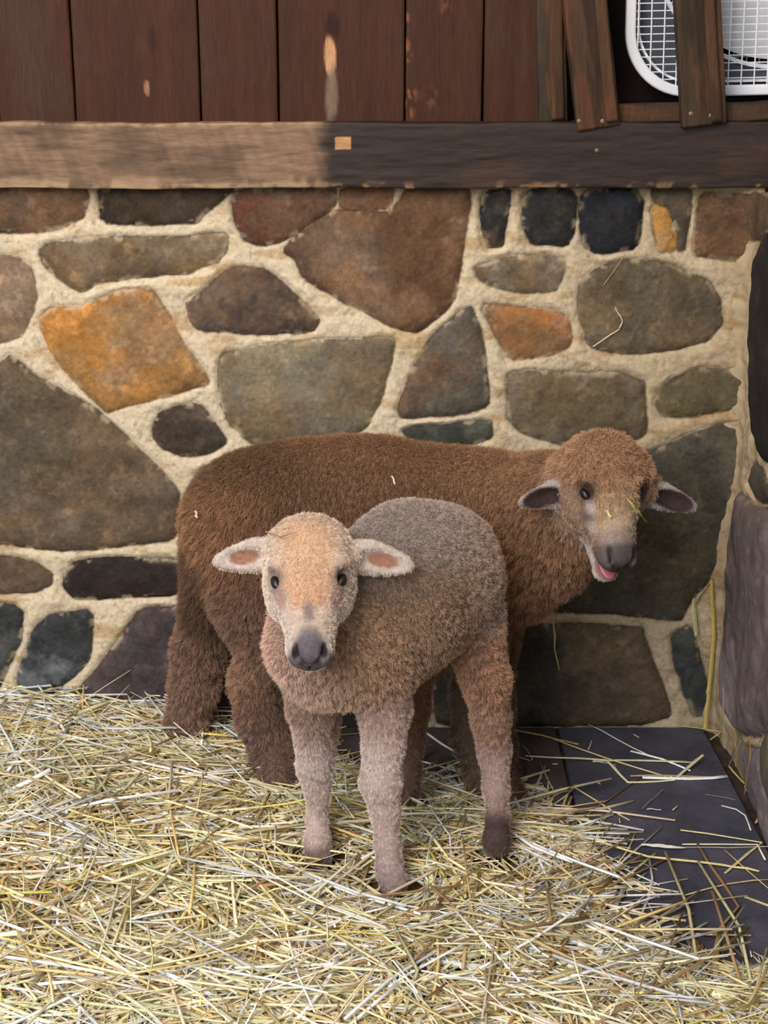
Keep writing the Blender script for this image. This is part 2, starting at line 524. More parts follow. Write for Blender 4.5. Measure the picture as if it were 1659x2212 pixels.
side_stones = [([side_yz(*q) for q in poly], c1, c2, l) for poly, c1, c2, l in TRR]
side_stones += cellular_stones(-2.38, -1.0, 0.0, 1.03, 0.26, 0.19, 8, PALETTE)
U2, V2 = np.meshgrid(np.arange(-YW - 0.012, -1.05, 0.0034), np.arange(-0.03, Z_BEAM0 - 0.004, 0.0030))
h2, c2, d2, s2 = stone_field(U2, V2, side_stones, 300, 1.0, 0.002, (1.0, 1.0, 1.0), 0.5, 0.35, lambda u, v: .75 + 0 * u)
h2 = h2 + 0.024 * (fbm(U2 * 8, V2 * 8, 3, 78, 3) - 0.5) + 0.022 * np.exp(-((U2 + YW) / 0.022) ** 2) + 0.02 * (fbm(U2 * 5, V2 * 5, 0, 77, 3) - 0.5)
Vs = np.stack([XC - h2, -U2, V2], -1).reshape(-1, 3)
wall_right = np_mesh('wall_right', Vs, grid_quads(*U2.shape), c2.reshape(-1, 3), True, side_mat)
tag(wall_right, 'low side wall of rough purple-grey stones meeting the back wall', None, None, 'structure')
# rubble core behind the side wall and its cap
mb = MB()
mb.extrude([(XC + 0.002, YW + 0.1, -0.03), (XC + 0.40, YW + 0.1, -0.03), (XC + 0.40, 1.06, -0.03), (XC + 0.002, 1.06, -0.03)], (0, 0, Z_BEAM0 + 0.03 - 0.008))
core = mb.build('trim_1', flat_mat('wall_cap_mortar', (150, 132, 106), 0.9, 0.2, 25, 0.25, 0.5), None, False)
tag(core, 'mortared core and cap of the low side wall', None, None, 'structure')

# ------------------------------------------------------------------ timber: planks and sill beam
wood_mat = tone_mat('weathered_timber', rough=0.65, scale=45, var=0.28, bump=0.35, bump_dist=0.0015, spec=0.2, stretch=(6, 6, 0.6))
beam_mat = tone_mat('sawn_beam_timber', rough=0.62, scale=60, var=0.25, bump=0.4, bump_dist=0.0015, spec=0.3, stretch=(0.6, 4, 6))


def board_grid(L, Wd, T, step_l, step_w):
    """closed box shell sampled on a grid: along s (0..L), around the section. returns points in (s, w, t) and quads"""
    ns = max(2, int(L / step_l) + 1)
    nw = max(2, int(Wd / step_w) + 1)
    nt_ = max(2, int(T / step_w) + 1)
    w = np.linspace(-Wd / 2, Wd / 2, nw); t = np.linspace(0, T, nt_)
    sec = [(a, 0.0) for a in w] + [(Wd / 2, b) for b in t[1:]] + [(a, T) for a in w[::-1][1:]] + [(-Wd / 2, b) for b in t[::-1][1:-1]]
    sec = np.array(sec)
    n = len(sec)
    s = np.linspace(0, L, ns)
    P = np.empty((ns, n, 3))
    P[..., 0] = s[:, None]; P[..., 1] = sec[None, :, 0]; P[..., 2] = sec[None, :, 1]
    # soften the long edges
    rr = min(0.0035, T * 0.3)
    hx, ht = Wd / 2 - rr, T / 2 - rr
    cw = np.clip(P[..., 1], -hx, hx); ct = np.clip(P[..., 2] - T / 2, -ht, ht)
    dw, dt = P[..., 1] - cw, P[..., 2] - T / 2 - ct
    ln = np.sqrt(dw ** 2 + dt ** 2)
    k = np.where(ln > rr, rr / np.maximum(ln, 1e-9), 1)
    P[..., 1] = cw + dw * k; P[..., 2] = T / 2 + ct + dt * k
    i = np.arange(ns * n).reshape(ns, n)
    Q = np.stack([i[:-1], np.roll(i, -1, 1)[:-1], np.roll(i, -1, 1)[1:], i[1:]], -1).reshape(-1, 4)
    caps = []
    for e in (0, ns - 1):
        row = i[e]
        a = [row[k] for k in range(n)]
        lo, hi = 0, n - 1
        # strip across the end
        while hi - lo > 2:
            q = [a[lo], a[lo + 1], a[hi - 1], a[hi]]
            caps.append(q if e else q[::-1]); lo += 1; hi -= 1
    return P.reshape(-1, 3), np.concatenate([Q, np.array(caps)]) if caps else Q


def board(name, a, b, face_n, Wd, T, colfn, mat, parent=None, rough=0.0012, sl=0.006, sw=0.004, seed=1, twist=0, origin=None):
    """plank from a to b (centre line of its BACK face), face_n points out of the front"""
    a, b = np.asarray(a, float), np.asarray(b, float)
    L = np.linalg.norm(b - a); e = (b - a) / L
    nrm = np.asarray(face_n, float); nrm = nrm - e * np.dot(nrm, e); nrm /= np.linalg.norm(nrm)
    if twist:
        c_ = np.cross(e, nrm); nrm = nrm * math.cos(twist) + c_ * math.sin(twist)
    wv = np.cross(e, nrm)
    P, Q = board_grid(L, Wd, T, sl, sw)
    col = colfn(P[:, 0], P[:, 1], P[:, 2])
    n1 = fbm(P[:, 0] * 12, P[:, 1] * 90, P[:, 2] * 90, seed, 4) - 0.5
    P = P + 0
    P[:, 2] += n1 * rough * 2 * (P[:, 2] > T * 0.5)
    P[:, 1] += (fbm(P[:, 0] * 9, P[:, 2] * 10, 0, seed + 4, 3) - 0.5) * rough * 3
    X = a + P[:, :1] * e + P[:, 1:2] * wv + P[:, 2:3] * nrm
    return np_mesh(name, X, Q, col, True, mat, parent, origin)


def join_np(objs, name, mat, label):
    """merge plank shells of one wall into a single mesh (surface pattern of that wall)"""
    Vs_, Qs_, Cs_, n = [], [], [], 0
    for o in objs:
        me = o.data
        v = np.empty(len(me.vertices) * 3, np.float32); me.vertices.foreach_get('co', v); v = v.reshape(-1, 3) + np.array(o.location)
        q = np.empty(len(me.loops), np.int32); me.loops.foreach_get('vertex_index', q); q = q.reshape(-1, 4)
        c = np.empty(len(me.vertices) * 4, np.float32); me.color_attributes['tone'].data.foreach_get('color', c)
        Vs_.append(v); Qs_.append(q + n); Cs_.append(c.reshape(-1, 4)[:, :3]); n += len(v)
        bpy.data.objects.remove(o)
    r = np_mesh(name, np.concatenate(Vs_), np.concatenate(Qs_), np.concatenate(Cs_), True, mat)
    return tag(r, label, None, None, 'structure')


def plank_col(seed, base=(70, 42, 30), knots=(), worn=0.0):
    b = lin(base)

    def f(s, w, t):
        g = fbm(s * 3 + seed, w * 60, seed * 1.7, seed, 5)
        g2 = fbm(s * 14, w * 160 + seed, 3, seed + 5, 4)
        st = fbm(s * 6, w * 8 + seed, 0, seed + 9, 4)
        c = b * (0.55 + 0.65 * g + 0.3 * g2)[:, None]
        grey = sstep(0.5, 0.75, st)[:, None]
        c = c * (1 - 0.45 * grey) + lin((66, 52, 42)) * 0.45 * grey * (0.7 + 0.6 * g2)[:, None]
        if worn:
            scr = sstep(0.52, 0.66, fbm(s * 50, w * 90, 0, seed + 31, 4)) * sstep(0.40, 0.6, fbm(s * 7, w * 12, 2, seed + 33, 3))
            c = c + (worn * scr)[:, None] * (lin((176, 112, 72)) - c)
        for (ks, kw, ls, lw, rgb, hard) in knots:
            rr = ((s - ks) / ls) ** 2 + ((w - kw) / lw) ** 2 + 0.7 * (fbm(s * 60, w * 160, 1, seed + 12, 3) - 0.5)
            m = sstep(1.0, 1.0 - hard, rr)[:, None]
            c = c * (1 - m) + lin(rgb) * m * (0.75 + 0.5 * g2)[:, None]
        return c
    return f


edges_px = [-330, -150, -10, 158, 431, 601, 875, 1044, 1178]
planks = []
zlo, zhi = Z_BEAM1 - 0.03, 1.95
for k in range(len(edges_px) - 1):
    x0 = atY(edges_px[k], 150, YW)[0] + 0.0013; x1 = atY(edges_px[k + 1], 150, YW)[0] - 0.0013
    xm = (x0 + x1) / 2
    zz = lambda py: atY(829, py, YW)[2] - zlo
    kn = ()
    if edges_px[k] == 601:
        kx = atY(713, 120, YW)[0] - xm
        kn = ((zz(120), kx, .042, .0105, (196, 146, 106), .5), (zz(55), kx + .005, .03, .016, (48, 24, 18), .8), (zz(205), kx + .002, .06, .014, (120, 98, 84), .9))
    if edges_px[k] == 158:
        kx = atY(330, 90, YW)[0] - xm
        kn = ((zz(88), kx, .03, .009, (52, 28, 22), .8), (zz(190), kx - .013, .014, .006, (150, 108, 82), .5))
    worn = 0.5 if edges_px[k] == 875 else 0.0
    planks.append(board('plank', (xm, YW + 0.02, zlo), (xm, YW + 0.02, zhi), (0, -1, 0), x1 - x0, 0.02 + 0.003 * (k % 2), plank_col(20 + k, (66, 37, 25), kn, worn), wood_mat, sl=0.005, sw=0.003, seed=40 + k, rough=0.0008))
wall_upper = join_np(planks, 'wall_upper', wood_mat, 'red-brown vertical plank cladding above the sill beam')
# backing behind planks and the dark recess right of them
XR0 = float(atY(1178, 150, YW)[0])
mb = MB()
mb.extrude([(-1.45, YW + 0.022, zlo), (XR0, YW + 0.022, zlo), (XR0, YW + 0.06, zlo), (-1.45, YW + 0.06, zlo)], (0, 0, zhi - zlo))
o = mb.build('trim_2', flat_mat('dark_backing_board', (26, 18, 14), 0.9, 0.1), None, False)
tag(o, 'dark backing behind the plank cladding', None, None, 'structure')
rec_mat = flat_mat('dark_stained_board', (40, 24, 18), 0.75, 0.3, 12, 0.25, 0.3)
mb = MB()
mb.extrude([(XR0, YW + 0.20, zlo), (1.5, YW + 0.20, zlo), (1.5, YW + 0.22, zlo), (XR0, YW + 0.22, zlo)], (0, 0, zhi - zlo))
mb.extrude([(XR0 - 0.02, YW + 0.06, zlo), (XR0, YW + 0.06, zlo), (XR0, YW + 0.22, zlo), (XR0 - 0.02, YW + 0.22, zlo)], (0, 0, zhi - zlo))
mb.extrude([(XR0 - .02, YW + 0.0, zhi), (1.5, YW + 0.0, zhi), (1.5, YW + 0.22, zhi), (XR0 - .02, YW + 0.22, zhi)], (0, 0, 0.02))
mb.extrude([(1.48, YW + 0.02, zlo), (1.5, YW + 0.02, zlo), (1.5, YW + 0.22, zlo), (1.48, YW + 0.22, zlo)], (0, 0, zhi - zlo))
o = mb.build('wall_recess', rec_mat, None, False)
tag(o, 'dark brown boarded recess behind the white fan', None, None, 'structure')

XSPLIT = float(atY(700, 330, YW - 0.045)[0])


def beam_col(s, w, t):
    x = s - 1.4
    w = -w
    g = fbm(x * 8, w * 90, t * 30, 61, 5)
    g2 = fbm(x * 60, w * 200, t * 60, 65, 3)
    # left length: sawn tan face with slanted saw marks and pale lower edge
    saw = 0.5 + 0.5 * np.sin((x * 95 + w * 26) * 2.6 + 5 * fbm(x * 6, w * 6, 0, 63, 3))
    saw2 = fbm((x + w * 0.35) * 110, w * 10, 0, 69, 3)
    left = lin((130, 102, 80)) * (0.5 + 0.5 * g + 0.35 * g2 + 0.05 * saw + 0.45 * (saw2 - .3))[:, None]
    patch = sstep(0.48, 0.66, fbm(x * 7, w * 16, 1, 71, 4))[:, None]
    left = left * (1 - patch * 0.42)
    low = (sstep(-0.030, -0.060, w + 0.02 * (g - 0.5)) + 0.8 * sstep(0.044, 0.058, w + 0.012 * (g2 - .5))) * sstep(0.3, 0.6, fbm(x * 40, w * 30, 0, 73, 4))
    left = left * (1 - np.clip(low, 0, 1)[:, None] * 0.75) + lin((200, 168, 132)) * (np.clip(low, 0, 1) * 0.75)[:, None]
    right = lin((50, 38, 33)) * (0.55 + 0.6 * g + 0.35 * g2)[:, None]
    lr = (sstep(-0.038, -0.060, w + 0.01 * (g2 - .5)) * sstep(0.58, 0.70, fbm(x * 45, w * 60, 2, 75, 3)))[:, None]
    right = right * (1 - lr * .8) + lin((168, 128, 92)) * lr * .8
    sp = sstep(XSPLIT - 0.03, XSPLIT + 0.012, x + 0.03 * (fbm(x * 30, w * 50, 0, 77, 3) - 0.5))[:, None]
    c = left * (1 - sp) + right * sp
    ch = (np.abs(x - (XSPLIT + 0.032)) < 0.014) & (np.abs(w - 0.02) < 0.011 + 0.004 * (g2 - .5))
    c[ch] = lin((190, 142, 98)) * (.6 + .7 * g2[ch])[:, None]
    rot = sstep(0.55, 0.7, fbm(x * 5, w * 10, 6, 79, 4))[:, None] * sp
    c = c * (1 - .3 * rot) + lin((86, 60, 44)) * .3 * rot
    return c


bz = (Z_BEAM0 + Z_BEAM1) / 2
beam = board('trim_3', (-1.4, YW + 0.055, bz), (1.5, YW + 0.055, bz), (0, -1, 0), Z_BEAM1 - Z_BEAM0, 0.095, beam_col, beam_mat, sl=0.003, sw=0.0026, seed=88, rough=0.0022)
tag(beam, 'thick horizontal sill beam, sawn tan at left and dark brown at right', None, None, 'structure')

# ------------------------------------------------------------------ slatted guard in front of the fan
guard_origin = (float(atY(1400, 250, YW - 0.05)[0]), YW - 0.05, Z_BEAM1)
guard = empty('slatted_guard', guard_origin)
tag(guard, 'rough brown wooden slats nailed to a rail in front of the white fan', 'wooden guard')


def slat_col(seed, base=(88, 64, 44)):
    b = lin(base)

    def f(s, w, t):
        g = fbm(s * 4, w * 90, seed, seed, 5)
        g2 = fbm(s * 25, w * 120, t * 80, seed + 3, 4)
        rust = sstep(0.5, 0.66, fbm(s * 7, w * 30, 0, seed + 5, 4))[:, None]
        dark = sstep(0.5, 0.68, fbm(s * 5, w * 50 + 4, 0, seed + 8, 4))[:, None]
        c = b * (0.5 + 0.55 * g + 0.4 * g2)[:, None]
        c = c * (1 - .35 * rust) + lin((112, 68, 42)) * .35 * rust
        return c * (1 - .45 * dark)
    return f


def slat(pb, pt, Yb, wpx, T, seed, base=(88, 64, 44), twist=0.0, extend=0.25):
    a = atY(*pb, Yb); b = atY(*pt, Yb)
    e = (b - a) / np.linalg.norm(b - a)
    b = b + e * extend
    return board('slat', a, b, (0, -1, 0), wpx * mpp(a), T, slat_col(seed, base), wood_mat, guard, sl=0.004, sw=0.003, seed=seed, rough=0.0016, twist=twist, origin=guard_origin)


GY = YW - 0.005
slat((1192, 262), (1187, 0), YW + 0.01, 62, 0.022, 201, (62, 50, 40))
s1 = slat((1289, 274), (1260, 0), GY - 0.014, 92, 0.026, 211, (74, 53, 38), 0.05)
s2_ = slat((1516, 268), (1500, 0), GY - 0.022, 96, 0.026, 221, (68, 53, 40), 0.04)
rl = board('rail', atY(1305, 245, GY), atY(1960, 232, GY), (0, -1, 0), 40 * mpp(atY(1500, 245, GY)), 0.018, slat_col(231, (74, 55, 40)), wood_mat, guard, sl=0.004, sw=0.003, seed=231, rough=0.0016, origin=guard_origin)
# raised moulding ribs on the two slanted slats
for pb, pt, Yb, wpx, sd in (((1320, 262), (1296, 0), GY - 0.041, 26, 241), ((1548, 262), (1530, 0), GY - 0.049, 24, 251), ((1204, 258), (1199, 0), YW - 0.012, 30, 261)):
    a = atY(*pb, Yb); b = atY(*pt, Yb); e = (b - a) / np.linalg.norm(b - a)
    board('moulding_rib', a, b + e * .25, (0, -1, 0), wpx * mpp(a), 0.007, slat_col(sd, (82, 56, 38)), wood_mat, guard, sl=0.005, sw=0.003, seed=sd, rough=0.001, origin=guard_origin)
nail_mat = flat_mat('rusty_nail_head', (120, 100, 84), 0.5, 0.5, 200, 0.3, 0.2, 0.4)
for px, py, Yn in ((1493, 246, GY - 0.049), (1536, 250, GY - 0.049), (1251, 262, GY - 0.041), (1302, 262, GY - .041)):
    c = atY(px, py, Yn) - np.array(guard_origin)
    mb = MB(); mb.tube([c + np.array([0, .004, 0]), c + np.array([0, -.0008, 0]), c + np.array([0, -.002, 0])], [.0042, .0042, .0022], 12)
    mb.build('nail', nail_mat, guard)
for px, py in ((1289, 325),):
    c = atY(px, py, YW - 0.04)
    mb = MB(); mb.tube([(0, .006, 0), (0, -.0012, 0), (0, -.002, 0)], [.0036, .0036, .002], 12)
    n_ = mb.build('nail', nail_mat, None, loc=tuple(c))
    n_.parent = beam
    n_.location = tuple(c)

# ------------------------------------------------------------------ box fan
fan_plastic = flat_mat('white_fan_plastic', (236, 236, 242), 0.4, 0.5, 8, 0.03, 0.02)
fan_grey = flat_mat('grey_fan_shroud', (74, 80, 90), 0.5, 0.4, 8, 0.05, 0.02)
blade_mat = flat_mat('pale_fan_blade', (205, 205, 208), 0.35, 0.5, 8, 0.04, 0.02)
FY = YW + 0.03
S = 0.27
corner = atY(1356, 212, FY)             # lower-left corner of its square outline
tilt = math.radians(1.2)
fc = corner + np.array([S * math.cos(tilt) - S * math.sin(tilt), 0, S * math.cos(tilt) + S * math.sin(tilt)])
fan = empty('box_fan', (fc[0], FY, fc[2] - S))
fan.rotation_euler = (0, -tilt, 0)
tag(fan, 'white box fan with a square wire grille standing behind the slatted guard', 'fan')


def rsq(s, r, n=14, y=0.0):
    out = []
    for cx, cz, a0 in ((s - r, s - r, 0), (-s + r, s - r, 90), (-s + r, -s + r, 180), (s - r, -s + r, 270)):
        for k in range(n):
            a = math.radians(a0 + 90 * k / (n - 1))
            out.append((cx + r * math.cos(a), y, cz + r * math.sin(a) + S))
    return out


mb = MB(); mb.ring(rsq(S, .11), rsq(S - .017, .096), (0, 0.018, 0)); mb.build('bezel', fan_plastic, fan, bevel=.003)
mb = MB(); mb.ring(rsq(S - .022, .10, y=.018), rsq(S - .026, .096, y=.018), (0, 0.09, 0)); mb.build('housing', fan_plastic, fan)


def half_w(z, s=S - .0165, r=.097):
    z = abs(z)
    if z > s: return 0
    if z < s - r: return s
    return s - r + math.sqrt(max(0, r * r - (z - (s - r)) ** 2))


g = MB()
for k in range(-11, 12):
    x = k * .0226
    h = half_w(x)
    if h > .02: g.tube([(x, .006, S - h), (x, .006, S + h)], .00125, 6)
for k in range(-20, 21):
    z = k * .01265
    h = half_w(z)
    if h > .02: g.tube([(-h, .009, S + z), (h, .009, S + z)], .0011, 6)
g.build('front_grille', fan_plastic, fan)
g = MB()
for k in range(-11, 12):
    x = k * .0226 + .006
    h = half_w(x)
    if h > .02: g.tube([(x, .100, S - h), (x, .100, S + h)], .0012, 5)
for k in range(-13, 14):
    z = k * .019
    h = half_w(z)
    if h > .02: g.tube([(-h, .102, S + z), (h, .102, S + z)], .0012, 5)
g.build('rear_grille', fan_plastic, fan)
NR = 56
circ = lambda r, y: [(r * math.cos(2 * math.pi * k / NR), y, r * math.sin(2 * math.pi * k / NR) + S) for k in range(NR)]


def on_square(k, s=S - .0145, r=.098):
    a = 2 * math.pi * k / NR
    c, d = math.cos(a), math.sin(a)
    t = 0.9 * s
    for _ in range(60):
        x, z = abs(t * c), abs(t * d)
        q = math.hypot(max(x - (s - r), 0), max(z - (s - r), 0))
        if q > r or x > s or z > s: break
        t += .002
    return (t * c, .045, t * d + S)


mb = MB(); mb.ring([on_square(k) for k in range(NR)], circ(.222, .045), (0, 0.004, 0)); mb.build('shroud', fan_grey, fan)
mb = MB(); mb.ring(circ(.228, .03), circ(.221, .03), (0, 0.05, 0)); mb.build('orifice_ring', fan_plastic, fan)
mb = MB(); mb.tube([(0, .035, S), (0, .04, S), (0, .075, S)], [.035, .042, .042], 28); mb.build('hub', blade_mat, fan)
for k in range(5):
    a0 = 2 * math.pi * k / 5 + .35
    mb = MB(); V = []; nr, na = 10, 12
    for side in (0, 1):
        for i in range(nr + 1):
            r = .036 + (.212 - .036) * i / nr
            spread = .42 + .22 * math.sin(math.pi * (i / nr) ** .8) + .1 * i / nr
            for j in range(na + 1):
                u = j / na - .5
                a = a0 + u * 2 * spread * (1 - .0 * u)
                y = .058 - u * .042 * (1 - .35 * i / nr) + side * .0022
                V.append((r * math.cos(a), y, r * math.sin(a) + S))
    n1 = (nr + 1) * (na + 1); Fq = []
    idx = lambda s, i, j: s * n1 + i * (na + 1) + j
    for i in range(nr):
        for j in range(na):
            Fq.append([idx(0, i, j), idx(0, i, j + 1), idx(0, i + 1, j + 1), idx(0, i + 1, j)])
            Fq.append([idx(1, i, j), idx(1, i + 1, j), idx(1, i + 1, j + 1), idx(1, i, j + 1)])
    for i in range(nr):
        Fq += [[idx(0, i, 0), idx(0, i + 1, 0), idx(1, i + 1, 0), idx(1, i, 0)], [idx(0, i, na), idx(1, i, na), idx(1, i + 1, na), idx(0, i + 1, na)]]
    for j in range(na):
        Fq += [[idx(0, 0, j), idx(1, 0, j), idx(1, 0, j + 1), idx(0, 0, j + 1)], [idx(0, nr, j), idx(0, nr, j + 1), idx(1, nr, j + 1), idx(1, nr, j)]]
    mb.add(V, Fq); mb.build('blade', blade_mat, fan)

# ------------------------------------------------------------------ floor and rubber mats
floor_mat = flat_mat('dark_earth_floor', (66, 56, 50), 0.95, 0.2, 40, 0.45, 1.0)
mb = MB()
mb.extrude([(-1.5, 0.6, -0.05), (XC + .02, 0.6, -0.05), (XC + .02, YW + .02, -0.05), (-1.5, YW + .02, -0.05)], (0, 0, 0.05))
tag(mb.build('floor', floor_mat, None, False), 'dark earthy stable floor', None, None, 'structure')


def mat_material(name, rgb, pale_rgb, var):
    m, nt, p = new_mat(name)
    N, L = nt.nodes, nt.links
    tc = N.new('ShaderNodeTexCoord')
    chans = []
    for ax, sc in (('X', 95), ('Y', 70)):
        w = N.new('ShaderNodeTexWave'); w.wave_type = 'BANDS'; w.bands_direction = ax; w.inputs['Scale'].default_value = sc
        w.inputs['Distortion'].default_value = 1.2; w.inputs['Detail'].default_value = 2
        L.new(tc.outputs['Object'], w.inputs['Vector']); chans.append(w)
    mul = N.new('ShaderNodeMath'); mul.operation = 'MULTIPLY'
    L.new(chans[0].outputs['Fac'], mul.inputs[0]); L.new(chans[1].outputs['Fac'], mul.inputs[1])
    nz = N.new('ShaderNodeTexNoise'); nz.inputs['Scale'].default_value = 7; nz.inputs['Detail'].default_value = 8; nz.inputs['Roughness'].default_value = .7
    L.new(tc.outputs['Object'], nz.inputs['Vector'])
    cr = N.new('ShaderNodeValToRGB')
    cr.color_ramp.elements[0].position = .38; cr.color_ramp.elements[0].color = (*lin(rgb), 1)
    cr.color_ramp.elements[1].position = .66; cr.color_ramp.elements[1].color = (*lin(pale_rgb), 1)  # paler second tone, mixed in by noise
    L.new(nz.outputs['Fac'], cr.inputs['Fac'])
    mr = N.new('ShaderNodeMapRange'); mr.inputs['To Min'].default_value = 1 - var; mr.inputs['To Max'].default_value = 1 + var
    L.new(mul.outputs[0], mr.inputs['Value'])
    vm = N.new('ShaderNodeVectorMath'); vm.operation = 'SCALE'
    L.new(cr.outputs['Color'], vm.inputs[0]); L.new(mr.outputs['Result'], vm.inputs['Scale'])
    L.new(vm.outputs['Vector'], p.inputs['Base Color'])
    bp = N.new('ShaderNodeBump'); bp.inputs['Strength'].default_value = .7; bp.inputs['Distance'].default_value = .0015
    L.new(mul.outputs[0], bp.inputs['Height']); L.new(bp.outputs['Normal'], p.inputs['Normal'])
    p.inputs['Roughness'].default_value = .6
    p.inputs['Specular IOR Level'].default_value = .45
    return m


MAT_T = 0.012


def rubber_mat(name, quad, material, label):
    mb = MB()
    pts = [atZ(px, py, MAT_T) for px, py in quad]
    o_ = np.array([np.mean([p[0] for p in pts]), np.mean([p[1] for p in pts]), 0.0])
    mb.extrude([np.array([p[0], p[1], 0.0005]) - o_ for p in pts], (0, 0, MAT_T - .0005))
    o = mb.build(name, material, None, False, bevel=.003, loc=tuple(o_))
    return tag(o, label, 'rubber mat', 'rubber floor mats')


rubber_mat('rubber_mat', [(1206, 1570), (1516, 1570), (1560, 1650), (1650, 1822), (1905, 2300), (1372, 2300)], mat_material('woven_black_rubber', (72, 75, 92), (112, 108, 126), .5),
           'dark blue-black woven rubber mat in the corner, the one lying uncovered')
rubber_mat('rubber_mat', [(330, 1570), (1199, 1570), (1366, 2300), (250, 2300)], mat_material('brown_rubber', (80, 70, 70), (112, 100, 104), .25),
           'brown-grey rubber mat under the lambs, mostly hidden by straw')

# ------------------------------------------------------------------ animal bodies from blended volumes
def unit(v):
    v = np.asarray(v, float)
    return v / (np.linalg.norm(v) + 1e-12)


class Body:
    def __init__(s, lo, hi, h):
        s.h = h
        s.lo = np.asarray(lo, float)
        n = np.ceil((np.asarray(hi) - s.lo) / h).astype(int) + 1
        s.n = n
        s.D = np.full(n, 0.06, np.float32)
        s.ax = [s.lo[i] + h * np.arange(n[i]) for i in range(3)]

    def _box(s, lo, hi, m):
        sl, g = [], []
        for i in range(3):
            a = max(0, int((lo[i] - m - s.lo[i]) / s.h)); b = min(s.n[i], int((hi[i] + m - s.lo[i]) / s.h) + 2)
            if b <= a: return None, None
            sl.append(slice(a, b)); g.append(s.ax[i][a:b])
        X, Y, Z = np.meshgrid(*g, indexing='ij')
        return tuple(sl), (X, Y, Z)

    def _merge(s, sl, d, k, op):
        D = s.D[sl]
        if op == 'add':
            h = np.clip(0.5 + 0.5 * (D - d) / k, 0, 1)
            s.D[sl] = D * (1 - h) + d * h - k * h * (1 - h)
        else:
            h = np.clip(0.5 - 0.5 * (D + d) / k, 0, 1)
            s.D[sl] = D * (1 - h) - d * h + k * h * (1 - h)

    def cone(s, a, b, ra, rb, k=0.02, op='add'):
        a, b = np.asarray(a, float), np.asarray(b, float)
        r = max(ra, rb)
        sl, g = s._box(np.minimum(a, b) - r, np.maximum(a, b) + r, k + 0.03)
        if sl is None: return
        e = b - a; L2 = float(e @ e) + 1e-12
        w = [g[i] - a[i] for i in range(3)]
        t = np.clip((w[0] * e[0] + w[1] * e[1] + w[2] * e[2]) / L2, 0, 1)
        d = np.sqrt(sum((w[i] - t * e[i]) ** 2 for i in range(3))) - (ra + t * (rb - ra))
        s._merge(sl, d, k, op)

    def chain(s, pts, k=0.02):
        for (a, ra), (b, rb) in zip(pts[:-1], pts[1:]):
            s.cone(a, b, ra, rb, k)

    def ell(s, c, rad, M=None, k=0.02, op='add'):
        """M rows are the ellipsoid axes"""
        c = np.asarray(c, float); rad = np.asarray(rad, float)
        M = np.eye(3) if M is None else np.asarray(M)
        ext = np.sqrt(((M * rad[:, None]) ** 2).sum(0))
        sl, g = s._box(c - ext, c + ext, k + 0.03)
        if sl is None: return
        w = [g[i] - c[i] for i in range(3)]
        q = [sum(M[j][i] * w[i] for i in range(3)) for j in range(3)]
        k0 = np.sqrt(sum((q[j] / rad[j]) ** 2 for j in range(3)))
        k1 = np.sqrt(sum((q[j] / rad[j] ** 2) ** 2 for j in range(3))) + 1e-9
        s._merge(sl, k0 * (k0 - 1) / k1, k, op)

    def sample(s, P):
        f = (P - s.lo) / s.h
        i = np.clip(np.floor(f).astype(int), 0, s.n - 2)
        t = np.clip(f - i, 0, 1)
        r = 0
        for a in (0, 1):
            for b in (0, 1):
                for c in (0, 1):
                    w = (t[:, 0] if a else 1 - t[:, 0]) * (t[:, 1] if b else 1 - t[:, 1]) * (t[:, 2] if c else 1 - t[:, 2])
                    r = r + w * s.D[i[:, 0] + a, i[:, 1] + b, i[:, 2] + c]
        return r

    def grad(s, P, e=None):
        e = e or s.h
        g = np.stack([s.sample(P + np.eye(3)[k] * e) - s.sample(P - np.eye(3)[k] * e) for k in range(3)], -1)
        return g / (np.linalg.norm(g, axis=1, keepdims=True) + 1e-9)

    def mesh(s):
        D = s.D; S_ = D < 0
        c = np.zeros(tuple(s.n - 1), np.int8)
        for a in (0, 1):
            for b in (0, 1):
                for d in (0, 1):
                    c += S_[a:s.n[0] - 1 + a, b:s.n[1] - 1 + b, d:s.n[2] - 1 + d]
        act = (c > 0) & (c < 8)
        I = np.argwhere(act)
        idx = np.full(act.shape, -1, np.int64); idx[act] = np.arange(len(I))
        acc = np.zeros((len(I), 3)); cnt = np.zeros(len(I))
        corners = [(a, b, d) for a in (0, 1) for b in (0, 1) for d in (0, 1)]
        for p in corners:
            for ax in range(3):
                if p[ax]: continue
                q = list(p); q[ax] = 1
                v0 = D[I[:, 0] + p[0], I[:, 1] + p[1], I[:, 2] + p[2]]; v1 = D[I[:, 0] + q[0], I[:, 1] + q[1], I[:, 2] + q[2]]
                m = (v0 < 0) != (v1 < 0)
                t = np.where(m, v0 / np.where(m, v0 - v1, 1), 0)
                pt = np.array(p, float)[None] + t[:, None] * np.eye(3)[ax]
                acc += pt * m[:, None]; cnt += m
        Vv = s.lo + (I + acc / cnt[:, None]) * s.h
        Q = []
        for ax in range(3):
            u, v = [(1, 2), (2, 0), (0, 1)][ax]
            A = [slice(None)] * 3; B = [slice(None)] * 3
            A[ax] = slice(0, -1); B[ax] = slice(1, None)
            ch = S_[tuple(A)] != S_[tuple(B)]
            E = np.argwhere(ch)
            E = E[(E[:, u] > 0) & (E[:, v] > 0) & (E[:, u] < s.n[u] - 1) & (E[:, v] < s.n[v] - 1)]
            ins = S_[E[:, 0], E[:, 1], E[:, 2]]
            quads = []
            for du, dv in ((-1, -1), (0, -1), (0, 0), (-1, 0)):
                e = E.copy(); e[:, u] += du; e[:, v] += dv
                quads.append(idx[e[:, 0], e[:, 1], e[:, 2]])
            q = np.stack(quads, -1)
            q[~ins] = q[~ins][:, ::-1]
            Q.append(q)
        Q = np.concatenate(Q)
        for _ in range(2):
            Vv = Vv - s.grad(Vv) * np.clip(s.sample(Vv), -s.h, s.h)[:, None] * 0.7
